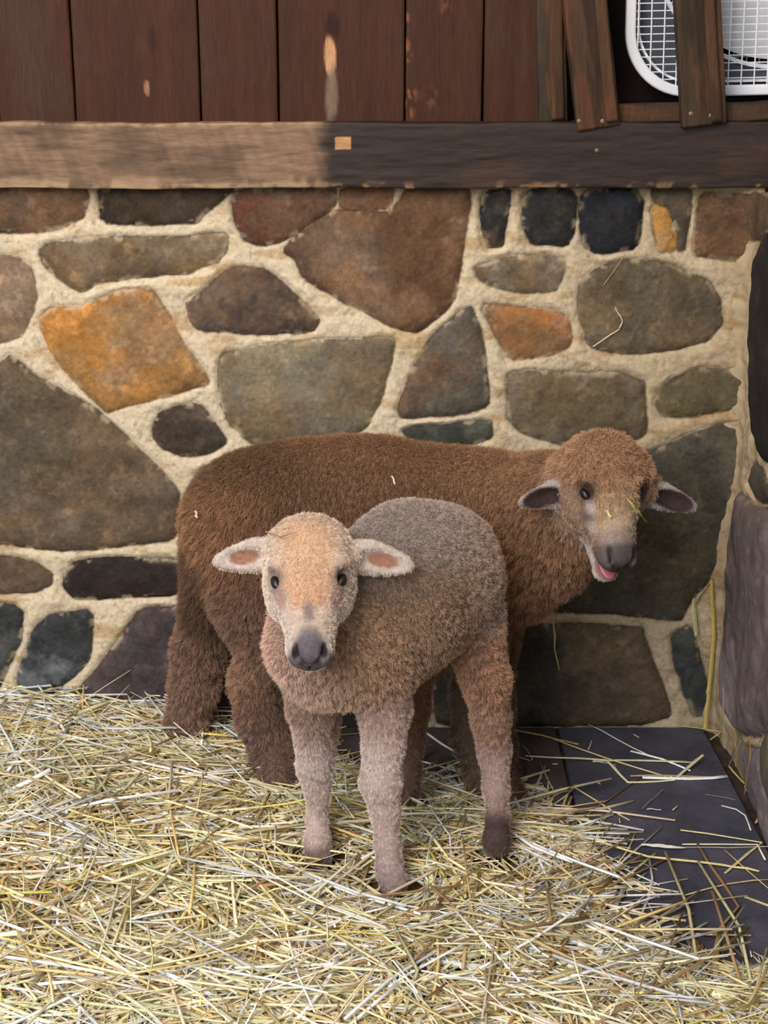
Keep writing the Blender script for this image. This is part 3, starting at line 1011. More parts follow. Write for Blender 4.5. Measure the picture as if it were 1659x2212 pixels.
        # keep the largest connected body only
        par = np.arange(len(Vv))
        ed = np.concatenate([Q[:, [0, 1]], Q[:, [1, 2]], Q[:, [2, 3]]])
        for _ in range(200):
            m = np.minimum(par[ed[:, 0]], par[ed[:, 1]])
            new = par.copy()
            np.minimum.at(new, ed[:, 0], m); np.minimum.at(new, ed[:, 1], m)
            new = new[new]
            if (new == par).all(): break
            par = new
        lab, ct = np.unique(par, return_counts=True)
        keep = par == lab[ct.argmax()]
        remap = np.cumsum(keep) - 1
        Q = remap[Q[keep[Q[:, 0]]]]
        Vv = Vv[keep]
        Vv[:, 2] = np.maximum(Vv[:, 2], .0128)
        return Vv, Q


FLEECE = dict(keep=.74, gain=1.38)


def fleece(rgb):
    c = lin(rgb)
    g = c.mean()
    G_ = FLEECE['gain']
    return (c * FLEECE['keep'] + g * (1 - FLEECE['keep'])) * G_ / (1 + (G_ - 1) * 1.35 * g)


class Coat:
    """colour and fleece length as soft 3-D patches of the coat"""
    def __init__(s, base, length):
        s.base = fleece(base); s.len = length; s.b = []; s.ears = []

    def patch(s, c, r, rgb, w=4.0, length=None, M=None):
        s.b.append((np.asarray(c, float), np.atleast_1d(np.asarray(r, float)) * np.ones(3), fleece(rgb), w, s.len if length is None else length, np.eye(3) if M is None else np.asarray(M)))

    def __call__(s, P):
        W = np.full(len(P), 0.25)
        C = np.outer(W, s.base); Ln = W * s.len
        for c, r, rgb, w, ln, M in s.b:
            q = ((P - c) @ M.T) / r
            g = w * np.exp(-(q ** 2).sum(1) * 1.6)
            C += g[:, None] * rgb; Ln += g * ln; W += g
        C = C / W[:, None]; Ln = Ln / W
        for c, Me, L, wid, rim, inner, out, ears_lo in s.ears:
            q = (P - c) @ Me.T
            lo_ = ears_lo
            rho = np.sqrt((q[:, 0] / (L * .56)) ** 2 + (q[:, 1] / (wid * 1.05)) ** 2)
            m = sstep(1.35, 1.15, rho) * sstep(.016, .010, np.abs(q[:, 2])) * sstep(-L * .56, -L * .40, q[:, 0])
            front = sstep(-.0045, -.002, q[:, 2])
            cc = front[:, None] * (sstep(lo_, lo_ + .18, rho)[:, None] * (rim - inner) + inner) + (1 - front[:, None]) * out
            C = C * (1 - m[:, None]) + cc * m[:, None]
            Ln = Ln * (1 - m) + m * (front * (.0018 + .0022 * sstep(ears_lo, .85, rho)) + (1 - front) * .0045)
        return C, Ln


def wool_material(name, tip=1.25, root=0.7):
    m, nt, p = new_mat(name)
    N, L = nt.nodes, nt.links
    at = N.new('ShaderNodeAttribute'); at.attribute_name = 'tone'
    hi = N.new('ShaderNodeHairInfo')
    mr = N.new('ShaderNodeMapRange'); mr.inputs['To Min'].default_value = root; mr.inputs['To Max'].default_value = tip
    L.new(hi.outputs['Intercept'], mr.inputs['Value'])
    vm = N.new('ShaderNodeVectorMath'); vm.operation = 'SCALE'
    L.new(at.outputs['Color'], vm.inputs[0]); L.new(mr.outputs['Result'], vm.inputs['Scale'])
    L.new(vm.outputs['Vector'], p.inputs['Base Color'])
    p.inputs['Roughness'].default_value = 0.7
    p.inputs['Specular IOR Level'].default_value = 0.25
    return m


def jitter_cell(P, size, seed):
    """nearest of a set of scattered centres: tuft centres of the fleece"""
    f = P / size
    I = np.floor(f).astype(int)
    best = np.full(len(P), 1e9); C = np.zeros_like(P); key = np.zeros(len(P))
    for a in (-1, 0, 1):
        for b in (-1, 0, 1):
            for c in (-1, 0, 1):
                J = I + np.array([a, b, c])
                h = [_hash(J[:, 0], J[:, 1], J[:, 2], seed + k) for k in range(3)]
                Q = (J + np.stack(h, -1)) * size
                d = ((Q - P) ** 2).sum(1)
                m = d < best
                best[m] = d[m]; C[m] = Q[m]; key[m] = h[0][m]
    return C, key


def grow_wool(name, body, V, Q, coat, count, mat, parent, origin, seed, clump=0.013, pull=0.65, rad=0.00032, flow=None, curl=0.0, npts=5, gravity=0.35):
    r = np.random.default_rng(seed)
    A, B, C, D_ = V[Q[:, 0]], V[Q[:, 1]], V[Q[:, 2]], V[Q[:, 3]]
    ar = np.linalg.norm(np.cross(C - A, D_ - B), axis=1) * 0.5
    f = r.choice(len(Q), count, p=ar / ar.sum())
    u, v = r.random((2, count, 1))
    P = (1 - u) * (1 - v) * A[f] + u * (1 - v) * B[f] + u * v * C[f] + (1 - u) * v * D_[f]
    Nn = body.grad(P, body.h * 1.5)
    col, ln = coat(P)
    keep = (ln > 0.0012) & (P[:, 2] > 0.027)
    P, Nn, col, ln = P[keep], Nn[keep], col[keep], ln[keep]
    n = len(P)
    C1, key = jitter_cell(P, clump, seed)
    # tuft centre brought to the surface
    C1 = C1 - Nn * ((C1 - P) * Nn).sum(1, keepdims=True)
    dirv = Nn + gravity * np.array([0, 0, -1.0])
    if flow is not None:
        dirv = dirv + flow(P, Nn)
    dirv += r.normal(0, 0.22, (n, 3))
    dirv /= np.linalg.norm(dirv, axis=1, keepdims=True)
    L = ln * (0.65 + 0.5 * key) * r.uniform(0.75, 1.2, n)
    T = np.linspace(0, 1, npts)
    pts = np.empty((n, npts, 3), np.float32)
    tang = np.cross(dirv, r.normal(0, 1, (n, 3))); tang /= np.linalg.norm(tang, axis=1, keepdims=True)
    bin_ = np.cross(dirv, tang)
    ph = r.uniform(0, 6.28, n)
    scale_pull = np.clip(ln / 0.012, 0.1, 1.0) * pull
    for k, t in enumerate(T):
        x = P - Nn * 0.0015 + dirv * (L * t)[:, None]
        x = x + (C1 - P) * (scale_pull * t ** 1.3)[:, None]
        x = x + np.array([0, 0, -1.0]) * (L * 0.22 * t * t)[:, None]
        if curl:
            cr_ = (curl * ln * t)[:, None]
            x = x + cr_ * (tang * np.cos(ph + t * 7)[:, None] + bin_ * np.sin(ph + t * 7)[:, None])
        pts[:, k] = x
    pts -= np.asarray(origin, np.float32)
    tone = col * (0.52 + 0.78 * key + 0.36 * (r.random(n) - 0.5))[:, None]
    cu = bpy.data.hair_curves.new(name)
    cu.add_curves([npts] * n)
    cu.attributes['position'].data.foreach_set('vector', pts.ravel())
    ra = cu.attributes.get('radius') or cu.attributes.new('radius', 'FLOAT', 'POINT')
    rr = np.tile(np.linspace(1, 0.25, npts) ** 0.7, (n, 1)) * (rad * np.clip(ln / 0.010, 0.75, 1.1))[:, None]
    ra.data.foreach_set('value', rr.astype(np.float32).ravel())
    ca = cu.attributes.new('tone', 'FLOAT_COLOR', 'CURVE')
    c4 = np.ones((n, 4), np.float32); c4[:, :3] = np.clip(tone, 0, 1)
    ca.data.foreach_set('color', c4.ravel())
    return link(name, cu, mat, parent)


def P3(px, py, Y, r_px=None):
    p = atY(px, py, Y)
    return p if r_px is None else (p, r_px * mpp(p))


def view_basis(p):
    T = unit(CAM - p)
    R = unit(np.cross(np.array([0, 0, 1.0]), T))
    return R, np.cross(T, R), T        # right, up, towards the viewer


def head_frame(p, pitch, yaw, roll):
    """columns: lateral, forward (to the nose), dorsal. pitch 0 = face plane square to the viewer"""
    R, U, T = view_basis(p)
    a = math.radians(pitch)
    f = -U * math.cos(a) + T * math.sin(a)
    u = T * math.cos(a) + U * math.sin(a)
    y = math.radians(yaw)
    rot = lambda v, ax, an: v * math.cos(an) + np.cross(ax, v) * math.sin(an) + ax * (ax @ v) * (1 - math.cos(an))
    lat, f, u = [rot(v, U, y) for v in (R, f, u)]
    ro = math.radians(roll)
    lat, f, u = [rot(v, T, ro) for v in (lat, f, u)]
    return np.stack([lat, f, u])       # rows


eye_mat, nt_, p_ = new_mat('dark_glossy_eye')
nz_ = nt_.nodes.new('ShaderNodeTexNoise'); nz_.inputs['Scale'].default_value = 120
cr_ = nt_.nodes.new('ShaderNodeValToRGB'); cr_.color_ramp.elements[0].color = (.004, .003, .003, 1); cr_.color_ramp.elements[1].color = (.03, .018, .012, 1)
nt_.links.new(nz_.outputs['Fac'], cr_.inputs['Fac']); nt_.links.new(cr_.outputs['Color'], p_.inputs['Base Color'])
p_.inputs['Roughness'].default_value = 0.32
hoof_mat = flat_mat('dark_hoof_horn', (46, 40, 40), 0.45, 0.5, 90, 0.3, 0.3)


def sphere(name, c, rad, M, mat, parent, nu=20, nv=14):
    V, Fc = [], []
    for i in range(nv + 1):
        th = math.pi * i / nv
        for j in range(nu):
            ph = 2 * math.pi * j / nu
            q = np.array([math.sin(th) * math.cos(ph), math.sin(th) * math.sin(ph), math.cos(th)]) * np.asarray(rad)
            V.append(np.asarray(c) + q @ M)
    for i in range(nv):
        for j in range(nu):
            Fc.append([i * nu + j, i * nu + (j + 1) % nu, (i + 1) * nu + (j + 1) % nu, (i + 1) * nu + j])
    mb = MB(); mb.add(V, Fc)
    return mb.build(name, mat, parent)


def hoof(parent, origin, p, fwd, size):
    """cloven hoof: two claws side by side"""
    p = np.asarray(p, float); fwd = unit([fwd[0], fwd[1], 0]); lat = np.array([fwd[1], -fwd[0], 0])
    mb = MB()
    for sgn in (-1, 1):
        V = []; n = 12
        for z, ks, fo in ((0.0, 1.0, 0.10), (0.45, 0.9, 0.02), (1.0, 0.72, -0.15), (1.25, .4, -.2)):
            for j in range(n):
                a = 2 * math.pi * j / n
                V.append(p + lat * (sgn * size * .40 + size * .36 * ks * math.cos(a)) + fwd * (size * (fo + .62 * ks * math.sin(a) * (1.25 if math.sin(a) > 0 else .9))) + np.array([0, 0, z * size * .95]))
        Fc = [[i * n + j, i * n + (j + 1) % n, (i + 1) * n + (j + 1) % n, (i + 1) * n + j] for i in range(3) for j in range(n)]
        Fc += [list(range(n))[::-1], list(range(3 * n, 4 * n))]
        mb.add([v - np.asarray(origin) for v in V], Fc)
    return mb.build('hoof', hoof_mat, parent)


def build_head(B, coat, O, M, s, opt):
    """O skull centre, M head axes (rows lateral, forward, dorsal), s scale. Coordinates below in metres of a lamb head."""
    W = lambda l, f, u: O + s * (l * M[0] + f * M[1] + u * M[2])
    ell = lambda c, r, k=.014, op='add', A=None: B.ell(W(*c), np.array(r) * s, M if A is None else A, k, op)
    jaw = opt.get('gape', 0.0)
    ell((0, -.005, .002), (.056, .066, .056))
    ell((0, .028, .018), (.050, .05, .036))
    B.cone(W(0, .035, .002), W(0, .122, -.004), .047 * s, .0270 * s, .014)
    ell((0, .120, -.004), (.029, .026, .026), .010)
    for q in (-1, 1):
        ell((q * .034, .018, -.018), (.026, .052, .034), .016)          # cheek
        ell((q * .036, .018, .036), (.016, .018, .012), .010)           # brow
        ell((q * .0160, .134, .001), (.012, .013, .016), .006)         # nose wing
    B.cone(W(0, .015, -.042), W(0, .100 + jaw * .9, -.040 - jaw), .030 * s, .017 * s, .012)   # lower jaw
    ell((0, .118 + jaw * .9, -.036 - jaw), (.022, .018, .010), .008)               # chin
    if jaw > 0:
        ell((0, .130, -.029 - jaw * .45), (.024, .044, .0030 + jaw * .28), .004, 'sub')
    else:
        ell((0, .140, -.0255), (.024, .012, .0016), .003, 'sub')        # mouth line
    for q in (-1, 1):
        for a_, b_, r_ in (((q * .0190, .130, .0165), (q * .0170, .141, .0110), .0036), ((q * .0170, .141, .0110), (q * .008, .149, .003), .0040), ((q * .008, .149, .003), (q * .0010, .152, -.008), .0026)):
            B.cone(W(*a_), W(*b_), r_ * s, r_ * s * .8, .003, 'sub')
        ell((q * .0455, .036, .033), (.010, .014, .012), .004, 'sub')    # eye socket
    ell((0, .149, -.010), (.0016, .010, .011), .003, 'sub')              # lip cleft
    wl = opt.get('poll', (.050, .045, .032))
    ell(opt.get('poll_at', (0, -.022, .034)), wl, .02)
    # ears
    for q, ear in ((-1, opt['earL']), (1, opt['earR'])):
        base, tip, wid = np.array(ear[0]), np.array(ear[1]), ear[2]
        e = unit(tip - base); L = np.linalg.norm(tip - base)
        nrm = unit(ear[3] - e * (ear[3] @ e)); side = np.cross(nrm, e)
        c = (base + tip) / 2
        Me = np.stack([e, side, nrm])
        B.cone(base - e * .02, base + e * L * .20, .019 * s, wid * .62, .012)
        B.ell(c - e * L * .26, (L * .30, wid * 1.12, .0075), Me, .008)
        B.ell(c - e * L * .08, (L * .45, wid, .0060), Me, .008)
        B.ell(c + e * L * .24, (L * .29, wid * .62, .0050), Me, .008)
        B.ell(c + nrm * .0085, (L * .44, wid * .66, .0085), Me, .004, 'sub')
        coat.ears.append((c, Me, L, wid, fleece(opt['ear_rim']), fleece(opt['ear_in']), fleece(opt['ear_out']), opt.get('rim_from', .6)))
    return W


def eyes(W, M, s, parent, origin, which=(-1, 1), tilt=.5):
    for q in which:
        c = W(q * .0418, .037, .0218) - np.asarray(origin)
        lon = unit(M[1] - q * M[0] * .42); out = unit(M[2] * .9 + q * M[0] * .55); out = unit(out - lon * (out @ lon))
        A = np.stack([out, lon, np.cross(out, lon)])
        o = sphere('eye', c, np.array((.0088, .0122, .0070)) * s, A, eye_mat, parent)


skin_mat = tone_mat('animal_skin_and_undercoat', rough=0.8, scale=220, var=0.25, bump=0.5, bump_dist=0.002, spec=0.2)

# ------------------------------------------------------------------ the small pale-faced lamb in front
def footY(px, py, z=0.018):
    return float(atZ(px, py, z)[1])


def C(px, py, Y, r):
    return P3(px, py, Y, r)


def front_lamb():
    FLEECE.update(keep=.72, gain=1.75)
    base = np.array([float(atY(860, 1700, 2.28)[0]), 2.28, 0.0])
    B = Body((-0.33, 1.93, -0.01), (0.28, 2.52, 0.72), 0.0034)
    fYr, fYl, fYh, fYo = footY(850, 1930), footY(688, 1868), footY(1078, 1864), footY(872, 1735)
    # trunk
    B.chain([C(800, 1235, 2.22, 92), C(880, 1215, 2.28, 118), C(944, 1218, 2.345, 126)], .04)
    B.chain([C(790, 1370, 2.225, 118), C(865, 1300, 2.27, 140), C(918, 1258, 2.32, 142)], .04)
    B.chain([C(668, 1395, 2.17, 88), C(755, 1390, 2.20, 100), C(840, 1365, 2.25, 106)], .03)
    B.chain([C(668, 1230, 2.19, 82), C(700, 1320, 2.18, 92), C(760, 1390, 2.20, 105)], .03)
    B.cone(P3(700, 1455, 2.175), P3(830, 1450, 2.19), C(700, 1455, 2.175, 66)[1], C(830, 1450, 2.19, 66)[1], .02)
    # front legs
    B.chain([C(812, 1440, 2.19, 62), C(830, 1530, 2.195, 52), C(828, 1610, 2.185, 40), C(822, 1690, 2.175, 40), C(831, 1745, 2.178, 30), C(838, 1820, 2.18, 25), C(842, 1876, fYr, 26), C(850, 1904, fYr - .006, 28)], .012)
    B.chain([C(668, 1455, 2.20, 56), C(672, 1530, 2.23, 45), C(677, 1600, 2.26, 35), C(680, 1655, 2.265, 35), C(686, 1705, 2.27, 24), C(686, 1770, 2.28, 20), C(686, 1822, fYl, 26), C(688, 1852, fYl - .006, 27)], .012)
    B.cone(P3(705, 1530, 2.27), P3(704, 1625, 2.28), .022, .014, .01)
    # hind legs
    B.chain([C(1000, 1270, 2.33, 68), C(1022, 1370, 2.31, 56), C(1050, 1470, 2.29, 42), C(1060, 1550, 2.31, 35), C(1068, 1620, 2.33, 31), C(1072, 1700, 2.31, 23), C(1074, 1770, 2.29, 21), C(1072, 1812, fYh, 24), C(1071, 1824, fYh - .002, 23)], .014)
    B.chain([C(905, 1320, 2.37, 74), C(893, 1430, 2.39, 46), C(892, 1530, 2.41, 31), C(884, 1600, 2.42, 28), C(878, 1670, 2.42, 26), C(874, 1705, fYo, 24), C(872, 1722, fYo - .004, 22)], .014)
    # tail
    B.chain([C(1020, 1165, 2.355, 34), C(1046, 1240, 2.345, 30), C(1054, 1330, 2.325, 24), C(1056, 1410, 2.315, 16)], .012)

    coat = Coat((150, 120, 92), .0080)
    pt = coat.patch
    pt(P3(940, 1100, 2.30), (.12, .12, .055), (158, 138, 126), 6, .0095)
    pt(P3(820, 1150, 2.22), .07, (150, 132, 122), 5, .0095)
    pt(P3(1045, 1180, 2.31), .06, (164, 132, 112), 4, .010)
    pt(P3(1070, 1300, 2.30), .06, (150, 120, 100), 4, .012)
    pt(P3(900, 1380, 2.16), .09, (138, 104, 76), 5, .010)
    pt(P3(800, 1450, 2.10), .075, (188, 142, 100), 8, .011)
    pt(P3(720, 1500, 2.10), .07, (184, 148, 122), 8, .012)
    pt(P3(600, 1400, 2.12), .06, (190, 148, 124), 8, .013)
    pt(P3(620, 1480, 2.12), .05, (196, 158, 138), 6, .012)
    pt(P3(1050, 1450, 2.26), .055, (160, 112, 76), 8, .011)
    pt(P3(1070, 1560, 2.30), .05, (168, 124, 96), 8, .008)
    pt(P3(1070, 1680, 2.31), .055, (184, 150, 140), 12, .0058)
    pt(P3(1066, 1790, 2.26), .026, (76, 56, 54), 22, .0048)
    pt(P3(905, 1520, 2.38), .07, (140, 98, 74), 8, .008)
    pt(P3(878, 1660, 2.42), .06, (138, 104, 88), 8, .007)
    for x0, Y in ((822, 2.175), (680, 2.265)):
        pt(P3(x0 + 8, 1560, Y), .045, (200, 164, 148), 9, .0075)
        pt(P3(x0, 1650, Y), .045, (228, 200, 188), 22, .0056)
        pt(P3(x0 + 8, 1760, Y), .045, (222, 192, 180), 20, .0046)
        pt(P3(x0 + 14, 1850, Y), .035, (190, 160, 154), 14, .0050)
    pt(P3(690, 1856, fYl - .01), .022, (120, 96, 94), 30, .0045)
    pt(P3(835, 1890, fYr), .022, (170, 142, 140), 12, .005)
    pt(P3(655, 1450, 2.14), .05, (150, 118, 98), 3, .011)

    O = P3(668, 1226, 2.11)
    M = head_frame(O, 32, -2, 1)
    s = 1.07
    T = M[2]
    R_, U_, T_ = view_basis(O)
    eL = (P3(592, 1193, 2.128), P3(464, 1213, 2.135), .0235, unit(T_ - .35 * U_ - .15 * R_))
    eR = (P3(760, 1195, 2.128), P3(893, 1224, 2.135), .0235, unit(T_ - .35 * U_ + .15 * R_))
    opt = dict(earL=eL, earR=eR, ear_out=(196, 170, 152), ear_in=(168, 108, 80), ear_rim=(222, 198, 182), rim_from=.36, poll=(.050, .028, .016), poll_at=(0, -.030, .022))
    W = build_head(B, coat, O, M, s, opt)
    Mh = M
    pt(W(0, -.01, .05), np.array((.050, .055, .045)) * s, (232, 184, 136), 40, .0062, Mh)
    pt(W(0, -.06, .055), np.array((.06, .032, .04)) * s, (210, 184, 160), 36, .0085, Mh)
    pt(W(0, .045, .03), np.array((.026, .03, .03)) * s, (226, 168, 118), 40, .0045, Mh)
    for q in (-1, 1):
        pt(W(q * .048, .0, .02), np.array((.022, .05, .05)) * s, (230, 204, 182), 36, .0050, Mh)
        pt(W(q * .036, .06, -.01), np.array((.022, .045, .035)) * s, (232, 208, 190), 50, .0036, Mh)
        pt(W(q * .042, .036, .031), np.array((.013, .017, .014)) * s, (120, 92, 80), 160, .0026, Mh)
        pt(W(q * .036, .058, .026), np.array((.006, .016, .012)) * s, (186, 138, 118), 160, .003, Mh)
        pt(W(q * .018, .142, -.004), np.array((.010, .011, .012)) * s, (104, 90, 94), 300, .0011, Mh)
        pt(W(q * .0180, .136, .0135), np.array((.0030, .007, .006)) * s, (36, 26, 30), 1600, .0002, Mh)
        pt(W(q * .0105, .148, .004), np.array((.0036, .005, .005)) * s, (36, 26, 30), 1500, .0002, Mh)
        pt(W(q * .030, .120, .004), np.array((.008, .016, .014)) * s, (216, 198, 186), 60, .0035, Mh)
    pt(W(0, .095, .014), np.array((.024, .02, .02)) * s, (224, 196, 170), 44, .0042, Mh)
    pt(W(0, .088, .030), np.array((.006, .013, .01)) * s, (126, 108, 100), 90, .003, Mh)
    pt(W(0, .128, .016), np.array((.0105, .019, .014)) * s, (92, 82, 90), 300, .0012, Mh)
    pt(W(0, .145, -.002), np.array((.013, .01, .014)) * s, (90, 74, 80), 300, .0008, Mh)
    pt(W(0, .126, -.034), np.array((.024, .02, .009)) * s, (226, 214, 206), 700, .003, Mh)
    V, Q = B.mesh()
    col, ln = coat(V)
    nf = fbm(V[:, 0] * 160, V[:, 1] * 160, V[:, 2] * 160, 7, 3)
    body = np_mesh('lamb', V, Q, col * (0.5 + 0.45 * nf)[:, None], True, skin_mat, None, base)
    tag(body, 'smaller pale-faced lamb standing in front, facing the camera on the straw', 'lamb')
    hc = W(0, .03, 0)

    def flow(P, N):
        d = P - hc
        near = np.exp(-(d ** 2).sum(1) / .010)[:, None]
        side = (d @ M[0])[:, None] * M[0] * 14 + .25 * M[1]
        return near * side
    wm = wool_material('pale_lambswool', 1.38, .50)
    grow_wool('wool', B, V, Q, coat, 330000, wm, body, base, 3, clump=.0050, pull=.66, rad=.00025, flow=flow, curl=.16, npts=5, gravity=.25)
    eyes(W, M, s, body, base)
    FEET.extend([atZ(850, 1920, .015)[:2], atZ(688, 1860, .015)[:2], atZ(1074, 1856, .015)[:2], atZ(872, 1728, .015)[:2]])
    for x, y, Y in ((850, 1930, fYr), (688, 1868, fYl), (1075, 1866, fYh), (872, 1735, fYo)):
        hoof(body, base, atZ(x, y - 6, .014), (-.35 if x < 900 else -.1, -1, 0), .0235)
    return body, W, B


def rear_sheep():
    FLEECE.update(keep=.76, gain=1.28)
    base = np.array([float(atY(800, 1500, 2.63)[0]), 2.62, 0.0])
    B = Body((-0.42, 2.30, -0.01), (0.52, 2.775, 0.74), 0.0038)
    E = lambda px, py, Y, rx, ry, rz, k=.05: B.ell(P3(px, py, Y), (rx * mpp(P3(px, py, Y)), ry, rz * mpp(P3(px, py, Y))), None, k)
    YB = 2.632
    E(515, 1125, YB, 112, .092, 122)
    E(620, 1120, YB, 190, .108, 160)
    E(790, 1120, YB, 250, .112, 180)
    E(800, 1200, YB, 240, .112, 150)
    E(1010, 1140, YB, 190, .104, 172)
    E(1090, 1210, YB - .02, 120, .098, 132)
    B.chain([C(1080, 1120, YB, 128), C(1180, 1100, YB - .06, 112), C(1262, 1060, YB - .14, 84)], .035)
    B.chain([C(1100, 1220, YB - .03, 108), C(1180, 1180, YB - .08, 92), C(1245, 1125, YB - .15, 72)], .03)
    # hind quarters
    fN, fF = footY(600, 1712), footY(398, 1600)
    fN = min(fN, 2.56)
    B.chain([C(520, 1170, 2.60, 100), C(560, 1290, 2.575, 92), C(595, 1390, 2.56, 72), C(560, 1470, 2.575, 54), C(572, 1550, 2.565, 50), C(592, 1630, 2.55, 40), C(600, 1690, fN, 38)], .025)
    B.chain([C(490, 1210, 2.66, 88), C(470, 1310, 2.675, 66), C(432, 1400, 2.69, 50), C(420, 1480, 2.69, 44), C(402, 1560, 2.69, 36), C(400, 1600, 2.69, 30)], .025)
    # fore legs
    fa, fb = footY(1045, 1715), footY(1112, 1725)
    B.chain([C(1040, 1290, 2.58, 76), C(1034, 1390, 2.565, 48), C(1012, 1500, 2.56, 31), C(1010, 1590, 2.55, 27), C(1032, 1660, 2.53, 23), C(1042, 1700, fa, 21)], .02)
    B.chain([C(1076, 1270, 2.64, 70), C(1072, 1390, 2.62, 36), C(1078, 1520, 2.60, 24), C(1088, 1610, 2.585, 22), C(1102, 1680, 2.56, 19), C(1108, 1712, fb, 19)], .02)

    coat = Coat((138, 98, 66), .0135)
    pt = coat.patch
    pt(P3(520, 1010, YB), (.12, .1, .05), (104, 72, 42), 5, .013)
    pt(P3(850, 960, YB), (.16, .12, .05), (140, 96, 58), 5, .012)
    pt(P3(1060, 1000, YB), (.08, .12, .06), (158, 112, 68), 5, .012)
    pt(P3(480, 1110, YB - .08), .08, (156, 108, 64), 4, .017)
    pt(P3(600, 1200, YB - .1), .07, (130, 88, 60), 4, .017)
    pt(P3(440, 1220, YB), .06, (96, 66, 42), 5, .020)
    pt(P3(1150, 1180, YB - .12), .08, (150, 106, 68), 5, .015)
    pt(P3(1200, 1270, YB - .10), .06, (134, 92, 62), 5, .017)
    pt(P3(560, 1340, 2.52), .06, (128, 92, 72), 6, .014)
    pt(P3(460, 1330, 2.63), .05, (92, 66, 48), 7, .018)
    pt(P3(425, 1420, 2.66), .05, (138, 102, 78), 6, .013)
    pt(P3(395, 1500, 2.67), .06, (144, 108, 86), 6, .011)
    pt(P3(530, 1480, 2.53), .05, (156, 114, 86), 8, .012)
    pt(P3(600, 1500, 2.53), .045, (104, 76, 58), 8, .013)
    pt(P3(570, 1620, 2.52), .06, (128, 96, 82), 7, .011)
    pt(P3(1010, 1560, 2.53), .07, (124, 100, 76), 8, .010)
    pt(P3(1110, 1650, 2.58), .06, (104, 76, 58), 8, .009)

    O = P3(1296, 1036, 2.43)
    M = head_frame(O, 27, 26, 3)
    s = 1.06
    R_, U_, T_ = view_basis(O)
    eL = (P3(1226, 1058, 2.425), P3(1121, 1086, 2.40), .0200, unit(T_ - .35 * U_))
    eR = (P3(1400, 1060, 2.44), P3(1503, 1097, 2.44), .0205, unit(T_ - .25 * U_))
    opt = dict(earL=eL, earR=eR, ear_out=(134, 104, 84), ear_in=(62, 44, 40), ear_rim=(186, 166, 160), rim_from=.72, poll=(.060, .034, .020), poll_at=(0, -.012, .030), gape=.013)
    W = build_head(B, coat, O, M, s, opt)
    B.chain([C(1250, 1040, 2.46, 66), C(1310, 1026, 2.435, 66), C(1352, 1040, 2.44, 50)], .03)
    Mh = M
    pt(P3(1305, 1000, 2.38), np.array((.085, .07, .055)), (176, 128, 84), 30, .0125)
    pt(P3(1330, 1080, 2.36), np.array((.040, .05, .024)), (200, 160, 114), 40, .010)
    pt(W(0, .075, .028), np.array((.024, .028, .02)) * s, (206, 172, 130), 60, .0042, Mh)
    for q in (-1, 1):
        pt(W(q * .046, .045, -.010), np.array((.03, .045, .04)) * s, (168, 134, 104), 40, .0062, Mh)
        pt(W(q * .042, .036, .031), np.array((.012, .015, .014)) * s, (40, 30, 28), 260, .0024, Mh)
        pt(W(q * .039, .058, .022), np.array((.0055, .010, .010)) * s, (214, 186, 178), 260, .003, Mh)
        pt(W(q * .044, .068, .012), np.array((.009, .012, .012)) * s, (96, 74, 70), 160, .003, Mh)
        pt(W(q * .036, .080, .006), np.array((.006, .012, .010)) * s, (196, 174, 158), 80, .004, Mh)
        pt(W(q * .020, .137, .000), np.array((.012, .016, .016)) * s, (104, 90, 88), 300, .0011, Mh)
    pt(W(0, .105, .020), np.array((.020, .016, .016)) * s, (150, 130, 118), 120, .003, Mh)
    pt(W(0, .130, .012), np.array((.016, .014, .016)) * s, (84, 72, 72), 320, .0012, Mh)
    pt(W(0, .145, -.004), np.array((.012, .01, .014)) * s, (70, 56, 56), 300, .0008, Mh)
    pt(W(0, .122, -.062), np.array((.026, .03, .012)) * s, (206, 190, 182), 500, .0026, Mh)
    pt(W(0, .125, -.038), np.array((.016, .03, .0055)) * s, (150, 84, 88), 700, .0003, Mh)
    for q in (-1, 1):
        pt(W(q * .0205, .135, .015), np.array((.0034, .010, .008)) * s, (30, 22, 24), 1200, .0002, Mh)
        pt(W(q * .012, .149, .004), np.array((.0045, .006, .006)) * s, (30, 22, 24), 1200, .0002, Mh)
    V, Q = B.mesh()
    col, ln = coat(V)
    nf = fbm(V[:, 0] * 160, V[:, 1] * 160, V[:, 2] * 160, 9, 3)
    body = np_mesh('sheep', V, Q, col * (0.55 + 0.5 * nf)[:, None], True, skin_mat, None, base)
    tag(body, 'larger brown woolly sheep standing behind against the stone wall, head turned with mouth open', 'sheep')
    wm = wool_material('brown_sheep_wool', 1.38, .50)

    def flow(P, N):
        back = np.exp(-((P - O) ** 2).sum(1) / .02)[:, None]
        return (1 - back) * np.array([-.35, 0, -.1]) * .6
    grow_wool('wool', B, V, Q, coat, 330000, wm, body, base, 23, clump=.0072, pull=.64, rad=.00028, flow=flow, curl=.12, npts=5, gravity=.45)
    eyes(W, M, s, body, base)
    # tongue
    tm = flat_mat('pink_tongue', (190, 112, 120), .35, .5, 60, .1, .1)
    sphere('tongue', W(0, .128, -.039) - base, np.array((.013, .020, .0035)) * s, M, tm, body)
    for x, y, Y in ((600, 1712, fN), (400, 1600, 2.69), (1045, 1715, fa), (1112, 1725, fb)):
        p = atZ(x, y, .014); p[1] = min(p[1], YW - .07)
        hoof(body, base, p, (.6, -.4, 0), .023)
    return body, W, B


FEET = []
lamb, LW, LB = front_lamb()
sheep, SW, SB = rear_sheep()

